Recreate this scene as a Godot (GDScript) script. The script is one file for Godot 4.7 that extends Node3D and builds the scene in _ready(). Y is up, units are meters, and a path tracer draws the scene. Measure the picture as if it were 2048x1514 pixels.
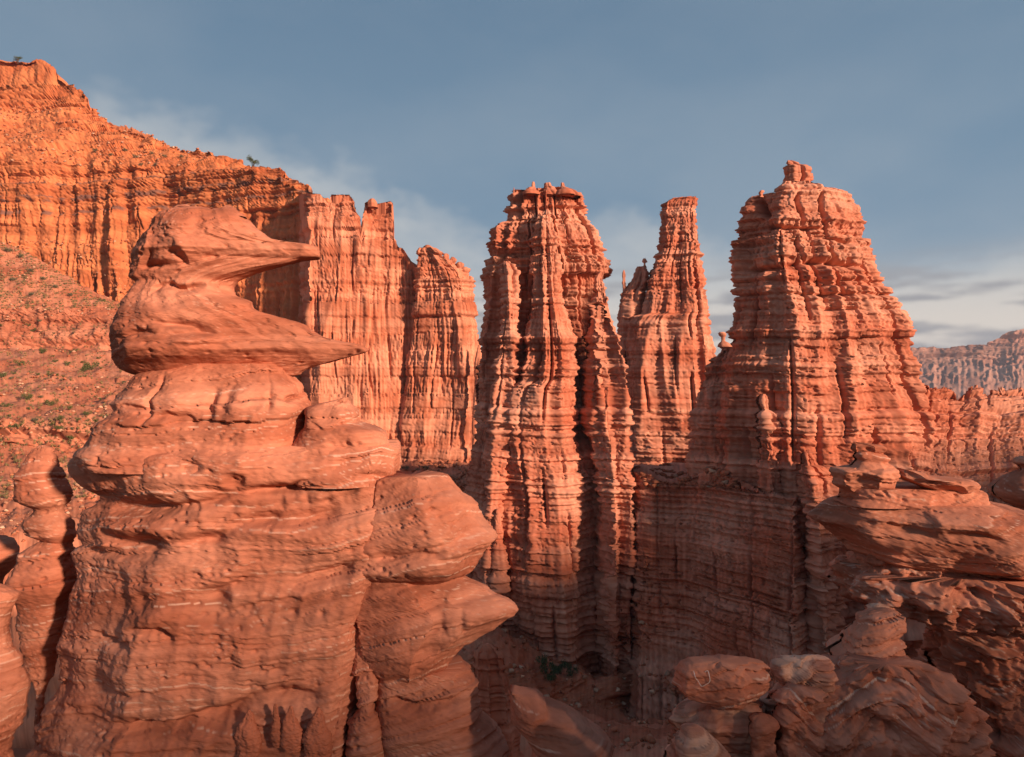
extends Node3D
# A drone's view of weathered red sandstone hoodoos in front of tall fluted towers, in low evening sun.

const F := 1414.0          # focal length in photograph pixels (2048 x 1514)
const GROUND_Y := -72.0
const SUN_AZ := 50.0      # to the right of straight behind the viewer
const SUN_EL := 16.0
const SKY := 0.6         # brightness of the sky, set against the exposure

var noise := FastNoiseLite.new()
var fbm := FastNoiseLite.new()
var cells := FastNoiseLite.new()
var rng := RandomNumberGenerator.new()
var used := {}
var far_style: Style
var fin_style: Style
var cliff_style: Style
var near_style: Style
var crag_style: Style
var slope_style: Style
var crumb_style: Style
var last_pos := PackedVector3Array()
var triangles := 0
var far_mat: StandardMaterial3D
var near_mat: StandardMaterial3D
var slope_mat: StandardMaterial3D


func at(px: float, py: float, d: float) -> Vector3:
	return Vector3((px - 1024.0) / F * d, (757.0 - py) / F * d, -d)


# ------------------------------------------------------------------ rock layers
class Style:
	var noise: FastNoiseLite
	var fbm: FastNoiseLite
	var cells: FastNoiseLite
	var y0 := -90.0
	var inv := 20.0
	var n := 0
	# two sets of beds, thick and thin: number of the bed, how far it stands out, the gap under and over it
	var id_a := PackedInt32Array()
	var off_a := PackedFloat32Array()
	var gap_a := PackedFloat32Array()
	var id_b := PackedInt32Array()
	var off_b := PackedFloat32Array()
	var gap_b := PackedFloat32Array()
	var tone := PackedFloat32Array()
	var jf := PackedFloat32Array()
	var jp := PackedFloat32Array()
	var vein := PackedFloat32Array()
	var band := PackedFloat32Array()
	# lengths in metres
	var thick := 0.5
	var thin := 0.25
	var lateral := 0.12
	var warp := 0.5
	var warp_f := 0.05
	var tilt := 0.0
	var wave := 0.0
	var mask_f := 0.06
	var joint := 0.42
	var joint_crack := 0.8
	var joint_w := 0.16
	var flute := 0.6
	var flute_f := 0.3
	var drip := 0.14
	var drip_f := 1.6
	var lump := 1.2
	var lump_f := 0.07
	var master := 1.3
	var master_gap := 4.2
	var master_w := 0.32
	var rib := 0.9
	var rib_f := 0.11
	var rough := 0.16
	var rough_f := 0.9
	var scallop := 0.0
	var pit := 0.0
	var scallop_f := 0.5
	var base := Color(0.44, 0.14, 0.07)
	var other := Color(0.5, 0.2, 0.11)
	var tone_amp := 0.2
	var streak := 0.15
	var streak_f := 1.2
	var vein_amp := 0.0
	var vein_col := Color(0.72, 0.5, 0.38)
	var band_col := Color(0.12, 0.08, 0.075)
	var fleck := 0.0
	var col := Color.WHITE

	func beds(ids: PackedInt32Array, offs: PackedFloat32Array, gaps: PackedFloat32Array, r: RandomNumberGenerator, spec: Array) -> Array:
		var y := 0.0
		var h := float(n) / inv
		var k := 0
		while y < h:
			var t := lerpf(spec[0], spec[1], pow(r.randf(), spec[2]))
			var o := r.randf_range(-1, 1) * float(spec[3])
			var c := pow(r.randf(), 1.6) * float(spec[4])
			var a := int(y * inv)
			var b := mini(int((y + t) * inv), n)
			for i in range(a, b):
				var u := (float(i - a) + 0.5) / maxf(1.0, float(b - a))
				var e := pow(2.0 * u - 1.0, 4.0) * 0.7 if u > 0.5 else pow(1.0 - 2.0 * u, 6.0)
				ids[i] = k
				offs[i] = o
				gaps[i] = c * e
			y += t
			k += 1
		return [ids, offs, gaps]

	func setup(seed_: int, a: Array, b: Array, tones: Array, groups: Array, y_lo: float, y_hi: float, res: float) -> void:
		y0 = y_lo
		inv = 1.0 / res
		n = int((y_hi - y_lo) * inv) + 2
		for p in [id_a, id_b]:
			p.resize(n)
		for p in [off_a, gap_a, off_b, gap_b, tone, vein, band]:
			p.resize(n)
		var r := RandomNumberGenerator.new()
		r.seed = seed_
		var got := beds(id_a, off_a, gap_a, r, a)
		id_a = got[0]
		off_a = got[1]
		gap_a = got[2]
		got = beds(id_b, off_b, gap_b, r, b)
		id_b = got[0]
		off_b = got[1]
		gap_b = got[2]
		for t in tones:
			var y := 0.0
			while y < float(n) / inv:
				var th := r.randf_range(t[0], t[1])
				var v := r.randf_range(-1, 1) * float(t[2])
				for i in range(int(y * inv), mini(int((y + th) * inv), n)):
					tone[i] += v
				y += th
		for g in id_a[n - 1] + 2:
			jf.append(1.0 / r.randf_range(groups[0], groups[1]))
			jp.append(r.randf() * 100.0)

	func index(y: float) -> int:
		return clampi(int((y - y0) * inv), 0, n - 1)

	func displace(x: float, y: float, z: float, s: float, ks: float, kf: float, kj: float) -> float:
		var wn := noise.get_noise_2d(x * warp_f, z * warp_f)
		var wy := y + warp * wn + tilt * x
		if wave > 0.0:
			wy += wave * (noise.get_noise_2d(s * 0.55, y * 0.35 + 13.0) + 0.45 * noise.get_noise_2d(s * 1.9, y * 1.1))
		var fi := (wy - y0) * inv
		var i := clampi(int(fi), 0, n - 1)
		var ka := id_a[i]
		var kb := id_b[i]
		var na := noise.get_noise_2d(s * lateral + float(ka) * 17.31, float(ka) * 5.17)
		var nb := noise.get_noise_2d(s * lateral * 2.7 + float(kb) * 13.7, float(kb) * 3.3)
		var d := ks * thick * (off_a[i] * 0.85 + na * 0.38 - gap_a[i] * clampf(0.85 - na * 1.3, 0.1, 1.6))
		d += ks * thin * (off_b[i] * 0.75 + nb * 0.26 - gap_b[i] * clampf(0.5 + nb * 1.8, 0.0, 1.6))
		var jph := jp[ka]
		if kj > 0.0:
			var fs := s * jf[ka] + jph + 0.5 * noise.get_noise_2d(s * 0.3, y * 0.45)
			var k := floorf(fs)
			var fr := fs - k
			var h := fposmod(sin(k * 12.9898 + float(ka) * 78.233) * 43758.547, 1.0)
			var dist := minf(fr, 1.0 - fr) / jf[ka]
			d += kj * joint * (h - 0.5)
			if dist < joint_w:
				d -= kj * joint_crack * (1.0 - dist / joint_w) * fposmod(h * 7.3, 1.0)
		if kf > 0.0:
			var sw := s + 1.2 * noise.get_noise_2d(s * 0.05, y * 0.018)
			var fm := clampf(noise.get_noise_2d(s * 0.06 + 90.0, y * 0.035) * 1.3 + 0.55, 0.0, 1.3)
			var fl := noise.get_noise_2d(sw * flute_f, y * flute_f * 0.05 + 7.0)
			var fl2 := noise.get_noise_2d(sw * flute_f * 2.7 + 50.0, y * flute_f * 0.14)
			d += kf * flute * fm * (fl * 0.9 - absf(fl2) * 0.9 + 0.2)
			if fposmod(jph * 3.7, 1.0) > 0.35:
				d -= kf * drip * absf(noise.get_noise_2d(s * drip_f + jph, y * drip_f * 0.12)) * 2.0
		if master > 0.0:
			var ms := s / master_gap + 0.22 * noise.get_noise_2d(s * 0.05, y * 0.03)
			var mk := floorf(ms)
			var md := minf(ms - mk, mk + 1.0 - ms) * master_gap
			if md < master_w:
				if ms - mk > 0.5:
					mk += 1.0
				d -= master * minf(1.0, 0.1 + kf * 1.3) * (1.0 - md / master_w) * clampf(noise.get_noise_2d(mk * 9.1, y * 0.045) * 1.6 + 0.35, 0.0, 1.0)
		if rib > 0.0:
			d += rib * minf(1.0, 0.12 + kf * 1.2) * (0.55 - 2.0 * absf(noise.get_noise_2d(s * rib_f + 200.0, y * rib_f * 0.14)))
		d += lump * fbm.get_noise_3d(x * lump_f, y * lump_f * 0.45, z * lump_f)
		d += rough * fbm.get_noise_3d(x * rough_f, y * rough_f * 1.7, z * rough_f)
		if scallop > 0.0:
			d += scallop * (cells.get_noise_3d(x * scallop_f + wn, wy * scallop_f * 1.9, z * scallop_f) + 0.55)
		if pit > 0.0:
			var pm := noise.get_noise_2d(s * 0.4 + 500.0, y * 0.5)
			if pm > 0.05:
				var pv := cells.get_noise_3d(x * 2.6 + 40.0, wy * 3.4, z * 2.6)
				if pv < -0.9:
					d -= pit * (-0.9 - pv) * 10.0 * minf(1.0, (pm - 0.05) * 5.0)
		# colour of the matter itself: layers, run-off streaks, mineral veins
		var c := tone[i] * tone_amp
		c += streak * noise.get_noise_2d(s * streak_f, y * 0.06 * streak_f)
		c += 0.12 * fbm.get_noise_3d(x * rough_f * 0.6, y * rough_f * 1.4, z * rough_f * 0.6 + 9.0)
		var q := clampf(0.5 + 0.7 * noise.get_noise_3d(x * mask_f * 0.8, y * mask_f * 2.0, z * mask_f + 77.0) + c * 1.2, 0.0, 1.0)
		col = base.lerp(other, q) * (1.0 + c)
		if band[i] > 0.0:
			var bm := noise.get_noise_2d(s * 0.12 + 31.0, wy * 0.25)
			if bm > -0.1:
				col = col.lerp(band_col, band[i] * clampf((bm + 0.1) * 5.0, 0.0, 1.0))
		if vein_amp > 0.0:
			var v := 0.0
			if vein[i] > 0.0:
				v = vein[i] * clampf((noise.get_noise_2d(s * 0.3, float(i) * 0.004) + noise.get_noise_2d(s * 2.2, y * 3.0) * 0.45 - 0.02) * 3.0, 0.0, 1.0)
			if fleck > 0.0:
				var fk := noise.get_noise_2d(s * 3.2 + 300.0, wy * 26.0) + 0.5 * noise.get_noise_2d(s * 0.5, y * 0.7)
				if fk > 0.86:
					v = maxf(v, clampf((fk - 0.86) * 6.0, 0.0, 1.0) * fleck)
			if v > 0.0:
				col = col.lerp(vein_col, v * vein_amp)
		col.a = 1.0
		return d


# ------------------------------------------------------------------ hand-set relief on one face of a rock
class Relief:
	var x0 := 0.0
	var y0 := 0.0
	var u := 0.01      # metres per cell
	var w := 0
	var h := 0
	var data := PackedFloat32Array()
	var px0 := 0.0
	var py0 := 0.0
	var m := 0.01      # metres per photograph pixel on this face
	var wob := FastNoiseLite.new()

	func _init(l: float, t: float, r: float, b: float, d: float) -> void:
		wob.frequency = 1.0
		wob.fractal_type = FastNoiseLite.FRACTAL_NONE
		m = d / 1414.0
		px0 = l
		py0 = t
		u = m * 2.0
		w = int((r - l) / 2.0) + 2
		h = int((b - t) / 2.0) + 2
		x0 = (l - 1024.0) * m
		y0 = (757.0 - t) * m
		data.resize(w * h)

	func sample(x: float, y: float) -> float:
		var fx := (x - x0) / u
		var fy := (y0 - y) / u
		if fx < 0.0 or fy < 0.0 or fx >= w - 1 or fy >= h - 1:
			return 0.0
		var i := int(fx)
		var j := int(fy)
		var a := fx - i
		var b := fy - j
		var k := j * w + i
		return lerpf(lerpf(data[k], data[k + 1], a), lerpf(data[k + w], data[k + w + 1], a), b)

	# points run left to right; the rock above stands out over the line, below it swells back
	func groove(pts: Array, depth: float, up: float, down: float) -> void:
		var n := pts.size()
		var xa: float = pts[0][0]
		var xb: float = pts[n - 1][0]
		var ya: float = pts[0][1] * 0.37
		for i in range(maxi(0, int((xa - px0) / 2.0)), mini(w, int((xb - px0) / 2.0) + 1)):
			var x := px0 + i * 2.0
			var k := 0
			while k < n - 2 and x > pts[k + 1][0]:
				k += 1
			var t := clampf((x - pts[k][0]) / (pts[k + 1][0] - pts[k][0]), 0.0, 1.0)
			t = t * t * (3.0 - 2.0 * t)
			var y := lerpf(pts[k][1], pts[k + 1][1], t) + 6.0 * wob.get_noise_2d(x * 0.009, ya) + 2.0 * wob.get_noise_2d(x * 0.035, ya)
			var e := clampf(minf(x - xa, xb - x) / (0.18 * (xb - xa)), 0.0, 1.0)
			e = e * (2.0 - e) * clampf(0.7 + 0.8 * wob.get_noise_2d(x * 0.007 + 70.0, ya), 0.1, 1.4)
			for j in range(maxi(0, int((y - up * 2.0 - py0) / 2.0)), mini(h, int((y + down * 2.5 - py0) / 2.0) + 1)):
				var dy := py0 + j * 2.0 - y
				var f := exp(-dy * dy / (up * up)) if dy < 0.0 else exp(-dy * dy / (down * down))
				data[j * w + i] -= depth * m * f * e

	# points run downwards
	func crack(pts: Array, depth: float, wl: float, wr: float) -> void:
		var n := pts.size()
		var ya: float = pts[0][1]
		var yb: float = pts[n - 1][1]
		for j in range(maxi(0, int((ya - py0) / 2.0)), mini(h, int((yb - py0) / 2.0) + 1)):
			var y := py0 + j * 2.0
			var k := 0
			while k < n - 2 and y > pts[k + 1][1]:
				k += 1
			var t := clampf((y - pts[k][1]) / (pts[k + 1][1] - pts[k][1]), 0.0, 1.0)
			var x := lerpf(pts[k][0], pts[k + 1][0], t) + 6.0 * wob.get_noise_2d(y * 0.012, ya) + 2.0 * wob.get_noise_2d(y * 0.05, ya)
			var e := clampf(minf(y - ya, yb - y) / (0.25 * (yb - ya)), 0.0, 1.0) * clampf(0.7 + 0.8 * wob.get_noise_2d(y * 0.012 + 70.0, ya), 0.1, 1.4)
			for i in range(maxi(0, int((x - wl * 2.5 - px0) / 2.0)), mini(w, int((x + wr * 2.5 - px0) / 2.0) + 1)):
				var dx := px0 + i * 2.0 - x
				var f := exp(-dx * dx / (wl * wl)) if dx < 0.0 else exp(-dx * dx / (wr * wr))
				data[j * w + i] -= depth * m * f * e

	# a swelling (or, with a negative height, a hollow); hard > 1 gives it a steeper rim
	func bump(cx: float, cy: float, rx: float, ry: float, height: float, turn := 0.0, hard := 1.0) -> void:
		var ca := cos(deg_to_rad(turn))
		var sa := sin(deg_to_rad(turn))
		var big := maxf(rx, ry) * 1.8
		for j in range(maxi(0, int((cy - big - py0) / 2.0)), mini(h, int((cy + big - py0) / 2.0) + 1)):
			for i in range(maxi(0, int((cx - big - px0) / 2.0)), mini(w, int((cx + big - px0) / 2.0) + 1)):
				var dx := px0 + i * 2.0 - cx
				var dy := py0 + j * 2.0 - cy
				var a := (dx * ca + dy * sa) / rx
				var b := (-dx * sa + dy * ca) / ry
				var q := a * a + b * b
				if q < 3.2:
					data[j * w + i] += height * m * exp(-pow(q, hard))


# ------------------------------------------------------------------ meshes
func curve(list: Array, key: float, k := 1) -> float:
	var n := list.size()
	if key <= list[0][0]:
		return list[0][k]
	for i in range(1, n):
		if key <= list[i][0]:
			return lerpf(list[i - 1][k], list[i][k], (key - list[i - 1][0]) / maxf(1e-6, list[i][0] - list[i - 1][0]))
	return list[n - 1][k]


func oval(e: float, count := 240) -> PackedVector2Array:
	var out := PackedVector2Array()
	for i in count:
		var a := PI - TAU * float(i) / count
		var c := cos(a)
		var s := sin(a)
		out.append(Vector2(signf(c) * pow(absf(c), 2.0 / e), signf(s) * pow(absf(s), 2.0 / e)))
	return out


# a cross-section from corner points (x to the right, y towards the viewer), started at the left, by way of the front
func corners(pts: Array, rounding := 4) -> PackedVector2Array:
	var out := PackedVector2Array()
	for i in pts.size():
		var a: Vector2 = pts[i]
		var b: Vector2 = pts[(i + 1) % pts.size()]
		for k in 24:
			out.append(a.lerp(b, k / 24.0))
	for r in rounding:
		var sm := out.duplicate()
		var n := out.size()
		for i in n:
			sm[i] = (out[(i + n - 2) % n] + out[(i + n - 1) % n] + out[i] + out[(i + 1) % n] + out[(i + 2) % n]) / 5.0
		out = sm
	var lo := 1e9
	var hi := -1e9
	for p in out:
		lo = minf(lo, p.x)
		hi = maxf(hi, p.x)
	for i in out.size():
		out[i] = Vector2((out[i].x - lo) / (hi - lo) * 2.0 - 1.0, out[i].y)
	return out


func resampled(plan: PackedVector2Array, aspect: float, front: int, back: int) -> PackedVector2Array:
	var n := plan.size()
	var first := 0
	for i in n:   # begin where the outline comes round from the back on the left
		var a := plan[i]
		var b := plan[(i + 1) % n]
		if a.x < 0.0 and a.y <= -0.35 and b.y > -0.35:
			first = (i + 1) % n
			break
	var pts := PackedVector2Array()
	var split := 0
	for i in n + 1:
		pts.append(plan[(first + i) % n])
		if split == 0 and i > 2 and pts[i].x > 0.0 and pts[i].y < -0.35:
			split = i
	var out := PackedVector2Array()
	for half in 2:
		var a := 0 if half == 0 else split
		var b := split if half == 0 else n
		var lens := PackedFloat32Array([0.0])
		for i in range(a, b):
			var dlt := pts[i + 1] - pts[i]
			lens.append(lens[-1] + Vector2(dlt.x, dlt.y * aspect).length())
		var cnt := front if half == 0 else back
		var k := 0
		for i in cnt:
			var t := lens[-1] * float(i) / cnt
			while k < lens.size() - 2 and lens[k + 1] < t:
				k += 1
			out.append(pts[a + k].lerp(pts[a + k + 1], (t - lens[k]) / maxf(1e-6, lens[k + 1] - lens[k])))
	out.append(out[0])
	return out


# A rock given by its left and right outline [height, left, right] in photograph pixels at distance d, with a cross-section.
func rock(parent: Node3D, called: String, d: float, rows: Array, o: Dictionary) -> MeshInstance3D:
	var st: Style = o.get("style", far_style)
	var res: float = o.get("res", 2.4)
	var low_from: float = o.get("low", 1545.0)
	var m := d / F
	# rows
	var ry := PackedFloat32Array()
	var rl := PackedFloat32Array()
	var rr := PackedFloat32Array()
	var soft: bool = o.get("soft", false)
	for i in rows.size() - 1:
		var a: Array = rows[i]
		var b: Array = rows[i + 1]
		var p: Array = rows[maxi(0, i - 1)]
		var q: Array = rows[mini(rows.size() - 1, i + 2)]
		var span := maxf(b[0] - a[0], maxf(absf(b[1] - a[1]), absf(b[2] - a[2])) * 0.6)
		var cnt := maxi(1, int(ceil(span / (40.0 if a[0] >= low_from or b[0] > 1760.0 else res))))
		for k in cnt:
			var t := float(k) / cnt
			ry.append(lerpf(a[0], b[0], t))
			if soft:
				rl.append(cubic_interpolate(a[1], b[1], p[1], q[1], t))
				rr.append(cubic_interpolate(a[2], b[2], p[2], q[2], t))
			else:
				rl.append(lerpf(a[1], b[1], t))
				rr.append(lerpf(a[2], b[2], t))
	var last: Array = rows[-1]
	ry.append(last[0])
	rl.append(last[1])
	rr.append(last[2])
	var nr := ry.size()
	var widest := 0.0
	for i in nr:
		if ry[i] < low_from:
			widest = maxf(widest, rr[i] - rl[i])
	var plan: PackedVector2Array = o.get("plan", oval(2.6))
	var kb: float = o.get("kb", 0.7)
	var cols := maxi(16, int(widest * 1.2 / res))
	var sec := resampled(plan, kb, cols, maxi(8, cols / 8))
	var sec2 := resampled(o.plan2, kb, cols, maxi(8, cols / 8)) if o.has("plan2") else sec
	var mixed: Array = o.get("mix", [])
	var depth: Array = o.get("depth", [])       # half depth in pixels by height
	var ahead: Array = o.get("ahead", [])       # shift towards the viewer in pixels by height
	var amount: Array = o.get("amount", [[0, 1.0, 1.0, 1.0]])   # [height, layers, flutes, joints]
	var relief: Relief = o.get("relief", null)
	var gain: float = o.get("gain", 1.0)
	var keep: float = o.get("keep", 1.0)
	var n := sec.size()
	var origin := parent.position
	var pos := PackedVector3Array()
	var nrm := PackedVector3Array()
	var colr := PackedColorArray()
	pos.resize(nr * n)
	nrm.resize(nr * n)
	colr.resize(nr * n)
	var tx := PackedVector2Array()
	var tx2 := PackedVector2Array()
	for i in n:
		tx.append(sec[1 if i == n - 1 else i + 1] - sec[n - 2 if i == 0 else i - 1])
		tx2.append(sec2[1 if i == n - 1 else i + 1] - sec2[n - 2 if i == 0 else i - 1])
	# distance along the outline, so that upright joints and flutes follow the flare of the rock
	var sp := PackedFloat32Array([0.0])
	var mid_a := 0.0
	for i in nr:
		mid_a += (rr[i] - rl[i]) * 0.5 * m / nr if ry[i] < low_from else 0.0
	for i in range(1, n):
		var dl := sec[i] - sec[i - 1]
		sp.append(sp[i - 1] + Vector2(dl.x, dl.y * kb).length() * mid_a)
	for i in n:
		sp[i] += float(rows[0][1] + rows[0][0]) * 0.37
	for r in nr:
		var y := (757.0 - ry[r]) * m
		var a := (rr[r] - rl[r]) * 0.5 * m
		var xc := ((rr[r] + rl[r]) * 0.5 - 1024.0) * m
		var b := curve(depth, ry[r]) * m if depth.size() else a * kb
		var zc := -d + (curve(ahead, ry[r]) * m if ahead.size() else 0.0)
		var w := curve(mixed, ry[r]) if mixed.size() else 0.0
		var ks := curve(amount, ry[r], 1) * gain
		var kf := curve(amount, ry[r], 2) * gain
		var kj := curve(amount, ry[r], 3) * gain
		var edge := minf(1.0, a / (0.8 * maxf(0.01, st.lump + st.thick)))
		for c in n:
			var p2 := sec[c].lerp(sec2[c], w) if w > 0.0 else sec[c]
			var tg := tx[c].lerp(tx2[c], w) if w > 0.0 else tx[c]
			var nx := -tg.y * b
			var nz := tg.x * a
			var l := sqrt(nx * nx + nz * nz)
			if l > 1e-9:
				nx /= l
				nz /= l
			var x := xc + p2.x * a
			var z := zc + p2.y * b
			var dd := st.displace(x, y, z, sp[c], ks, kf, kj) * edge
			dd *= keep
			if relief and nz > 0.05:
				dd += relief.sample(x, y) * minf(1.0, nz * 2.0)
			if a < 1.5:
				dd = maxf(dd, -0.6 * minf(a, b))
			var k := r * n + c
			pos[k] = Vector3(x + nx * dd, y, z + nz * dd) - origin
			colr[k] = st.col
	return finish(parent, called, pos, nrm, colr, nr, n, true, o)


# A face built in bands: each line is [px, py, d] points from left to right; the last lines run down the back.
func face(parent: Node3D, called: String, lines: Array, counts: Array, step: float, o: Dictionary) -> MeshInstance3D:
	var st: Style = o.get("style", far_style)
	var xa: float = lines[0][0][0]
	var xb: float = lines[0][-1][0]
	var n := int((xb - xa) / step) + 1
	var nr := 1
	for c in counts:
		nr += c
	var origin := parent.position
	var pos := PackedVector3Array()
	var nrm := PackedVector3Array()
	var colr := PackedColorArray()
	pos.resize(nr * n)
	nrm.resize(nr * n)
	colr.resize(nr * n)
	var amounts: Array = o.get("amounts", [])
	for c in n:
		var px := xa + (xb - xa) * float(c) / (n - 1)
		var pts := PackedVector3Array()
		for l in lines:
			pts.append(at(px, curve(l, px, 1), curve(l, px, 2)))
		var r := 0
		for bnd in counts.size():
			for k in counts[bnd] + (1 if bnd == counts.size() - 1 else 0):
				pos[r * n + c] = pts[bnd].lerp(pts[bnd + 1], float(k) / counts[bnd])
				r += 1
	var flat := PackedVector3Array(pos)
	var sp := PackedFloat32Array([0.0])
	var mid := int(counts[0] + (counts[1] if counts.size() > 1 else 0)) * n
	for c in range(1, n):
		sp.append(sp[c - 1] + (flat[mid + c] - flat[mid + c - 1]).length())
	var r0 := 0
	for bnd in counts.size():
		var am: Array = amounts[bnd] if bnd < amounts.size() else [1.0, 1.0, 1.0]
		var am2: Array = amounts[bnd + 1] if bnd + 1 < amounts.size() else am
		for k in counts[bnd] + (1 if bnd == counts.size() - 1 else 0):
			var r: int = r0 + k
			var t := clampf((float(k) / counts[bnd] - 0.8) * 5.0, 0.0, 1.0)
			var hs := lerpf(am[0], am2[0], t)
			var hf := lerpf(am[1], am2[1], t)
			var hj := lerpf(am[2], am2[2], t)
			for c in n:
				var p := flat[r * n + c]
				var along := flat[r * n + mini(c + 3, n - 1)] - flat[r * n + maxi(c - 3, 0)]
				var down := flat[mini(r + 2, nr - 1) * n + c] - flat[maxi(r - 2, 0) * n + c]
				var nn := down.cross(along).normalized()
				var dd := st.displace(p.x, p.y, p.z, sp[c], hs, hf, hj)
				pos[r * n + c] = p + nn * dd - origin
				colr[r * n + c] = st.col
		r0 += counts[bnd]
	return finish(parent, called, pos, nrm, colr, nr, n, false, o)


func finish(parent: Node3D, called: String, pos: PackedVector3Array, nrm: PackedVector3Array, colr: PackedColorArray, nr: int, n: int, closed: bool, o: Dictionary) -> MeshInstance3D:
	for r in nr:
		var ra := maxi(r - 1, 0) * n
		var rb := mini(r + 1, nr - 1) * n
		var rc := r * n
		for c in n:
			var ca := c - 1
			var cb := c + 1
			if c == 0:
				ca = n - 2 if closed else 0
			if c == n - 1:
				cb = 1 if closed else n - 1
			nrm[rc + c] = (pos[rb + c] - pos[ra + c]).cross(pos[rc + cb] - pos[rc + ca]).normalized()
	var idx := PackedInt32Array()
	idx.resize((nr - 1) * (n - 1) * 6)
	var k := 0
	for r in nr - 1:
		for c in n - 1:
			var i := r * n + c
			idx[k] = i
			idx[k + 1] = i + 1
			idx[k + 2] = i + n + 1
			idx[k + 3] = i
			idx[k + 4] = i + n + 1
			idx[k + 5] = i + n
			k += 6
	if closed:
		for e in 2:
			var r := 0 if e == 0 else nr - 1
			var mid := Vector3.ZERO
			for c in n - 1:
				mid += pos[r * n + c]
			mid /= float(n - 1)
			pos.append(mid)
			nrm.append(Vector3.UP if e == 0 else Vector3.DOWN)
			colr.append(colr[r * n])
			var ci := pos.size() - 1
			for c in n - 1:
				if e == 0:
					idx.append_array([ci, r * n + c + 1, r * n + c])
				else:
					idx.append_array([ci, r * n + c, r * n + c + 1])
	last_pos = pos
	triangles += idx.size() / 3
	var arr := []
	arr.resize(Mesh.ARRAY_MAX)
	arr[Mesh.ARRAY_VERTEX] = pos
	arr[Mesh.ARRAY_NORMAL] = nrm
	arr[Mesh.ARRAY_COLOR] = colr
	arr[Mesh.ARRAY_INDEX] = idx
	var mesh := ArrayMesh.new()
	mesh.add_surface_from_arrays(Mesh.PRIMITIVE_TRIANGLES, arr)
	return put(parent, called, mesh, o.get("mat", far_mat))


func put(parent: Node3D, called: String, mesh: Mesh, mat: Material) -> MeshInstance3D:
	var mi := MeshInstance3D.new()
	mi.name = called
	mi.mesh = mesh
	mi.material_override = mat
	parent.add_child(mi, true)
	return mi


func numbered(called: String) -> String:
	used[called] = used.get(called, -1) + 1
	return called if used[called] == 0 else "%s_%03d" % [called, used[called]]


func thing(called: String, label: String, category: String, where: Vector3, group := "") -> Node3D:
	var o := Node3D.new()
	o.name = numbered(called)
	add_child(o)
	o.position = where
	o.set_meta("label", label)
	o.set_meta("category", category)
	if group != "":
		o.set_meta("group", group)
	return o


func setting(called: String) -> Node3D:
	var o := Node3D.new()
	o.name = numbered(called)
	add_child(o)
	o.set_meta("kind", "structure")
	return o


# ------------------------------------------------------------------ materials
func bump_texture(seed_: int, freq: float, octaves: int) -> NoiseTexture2D:
	var t := NoiseTexture2D.new()
	var f := FastNoiseLite.new()
	f.seed = seed_
	f.frequency = freq
	f.noise_type = FastNoiseLite.TYPE_SIMPLEX_SMOOTH
	f.fractal_octaves = octaves
	t.noise = f
	t.width = 1024
	t.height = 1024
	t.seamless = true
	return t


func rock_material(bump: float, scale: Vector3, seed_: int, freq := 0.012) -> StandardMaterial3D:
	var mt := StandardMaterial3D.new()
	mt.vertex_color_use_as_albedo = true
	mt.roughness = 0.93
	mt.metallic_specular = 0.25
	if bump > 0.0:
		mt.uv1_triplanar = true
		mt.uv1_world_triplanar = true
		mt.uv1_scale = scale
		mt.heightmap_enabled = true
		mt.heightmap_texture = bump_texture(seed_, freq, 6)
		mt.heightmap_scale = bump
	return mt


func _ready() -> void:
	noise.noise_type = FastNoiseLite.TYPE_SIMPLEX_SMOOTH
	noise.frequency = 1.0
	noise.fractal_type = FastNoiseLite.FRACTAL_NONE
	noise.seed = 11
	fbm.noise_type = FastNoiseLite.TYPE_SIMPLEX_SMOOTH
	fbm.frequency = 1.0
	fbm.fractal_octaves = 3
	fbm.seed = 5
	cells.noise_type = FastNoiseLite.TYPE_CELLULAR
	cells.frequency = 1.0
	cells.fractal_type = FastNoiseLite.FRACTAL_NONE
	cells.cellular_distance_function = FastNoiseLite.DISTANCE_EUCLIDEAN_SQUARED
	cells.cellular_return_type = FastNoiseLite.RETURN_DISTANCE
	rng.seed = 20
	light_and_camera()
	styles()
	terrain()
	far_cliff()
	fins()
	gully()
	middle_tower()
	slim_tower()
	broad_tower()
	plants()
	beaked_rock()
	left_rocks()
	right_rocks()
	low_rocks()
	cord()


# ------------------------------------------------------------------ camera, sky, sun
func light_and_camera() -> void:
	var cam := Camera3D.new()
	cam.name = "camera"
	cam.fov = rad_to_deg(2.0 * atan(757.0 / F))
	cam.near = 0.5
	cam.far = 20000.0
	add_child(cam)
	cam.current = true
	var env := Environment.new()
	env.tonemap_mode = Environment.TONE_MAPPER_LINEAR
	env.tonemap_exposure = 1.6
	env.background_mode = Environment.BG_SKY
	env.sdfgi_enabled = true
	env.ssao_enabled = true
	env.ssil_enabled = true
	env.fog_enabled = true
	env.fog_density = 0.00005
	env.fog_light_color = Color(0.72, 0.78, 0.86)
	var sky := Sky.new()
	var sm := PanoramaSkyMaterial.new()
	sm.panorama = sky_picture()
	sky.sky_material = sm
	env.sky = sky
	var we := WorldEnvironment.new()
	we.name = "environment"
	we.environment = env
	add_child(we)
	var sun := DirectionalLight3D.new()
	sun.name = "sun"
	sun.light_color = Color(1.0, 0.84, 0.73)
	sun.light_energy = 1.6
	sun.light_angular_distance = 4.5
	sun.shadow_enabled = true
	var az := deg_to_rad(SUN_AZ)
	var el := deg_to_rad(SUN_EL)
	add_child(sun)
	sun.look_at_from_position(Vector3.ZERO, -Vector3(sin(az) * cos(el), sin(el), cos(az) * cos(el)))


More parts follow.
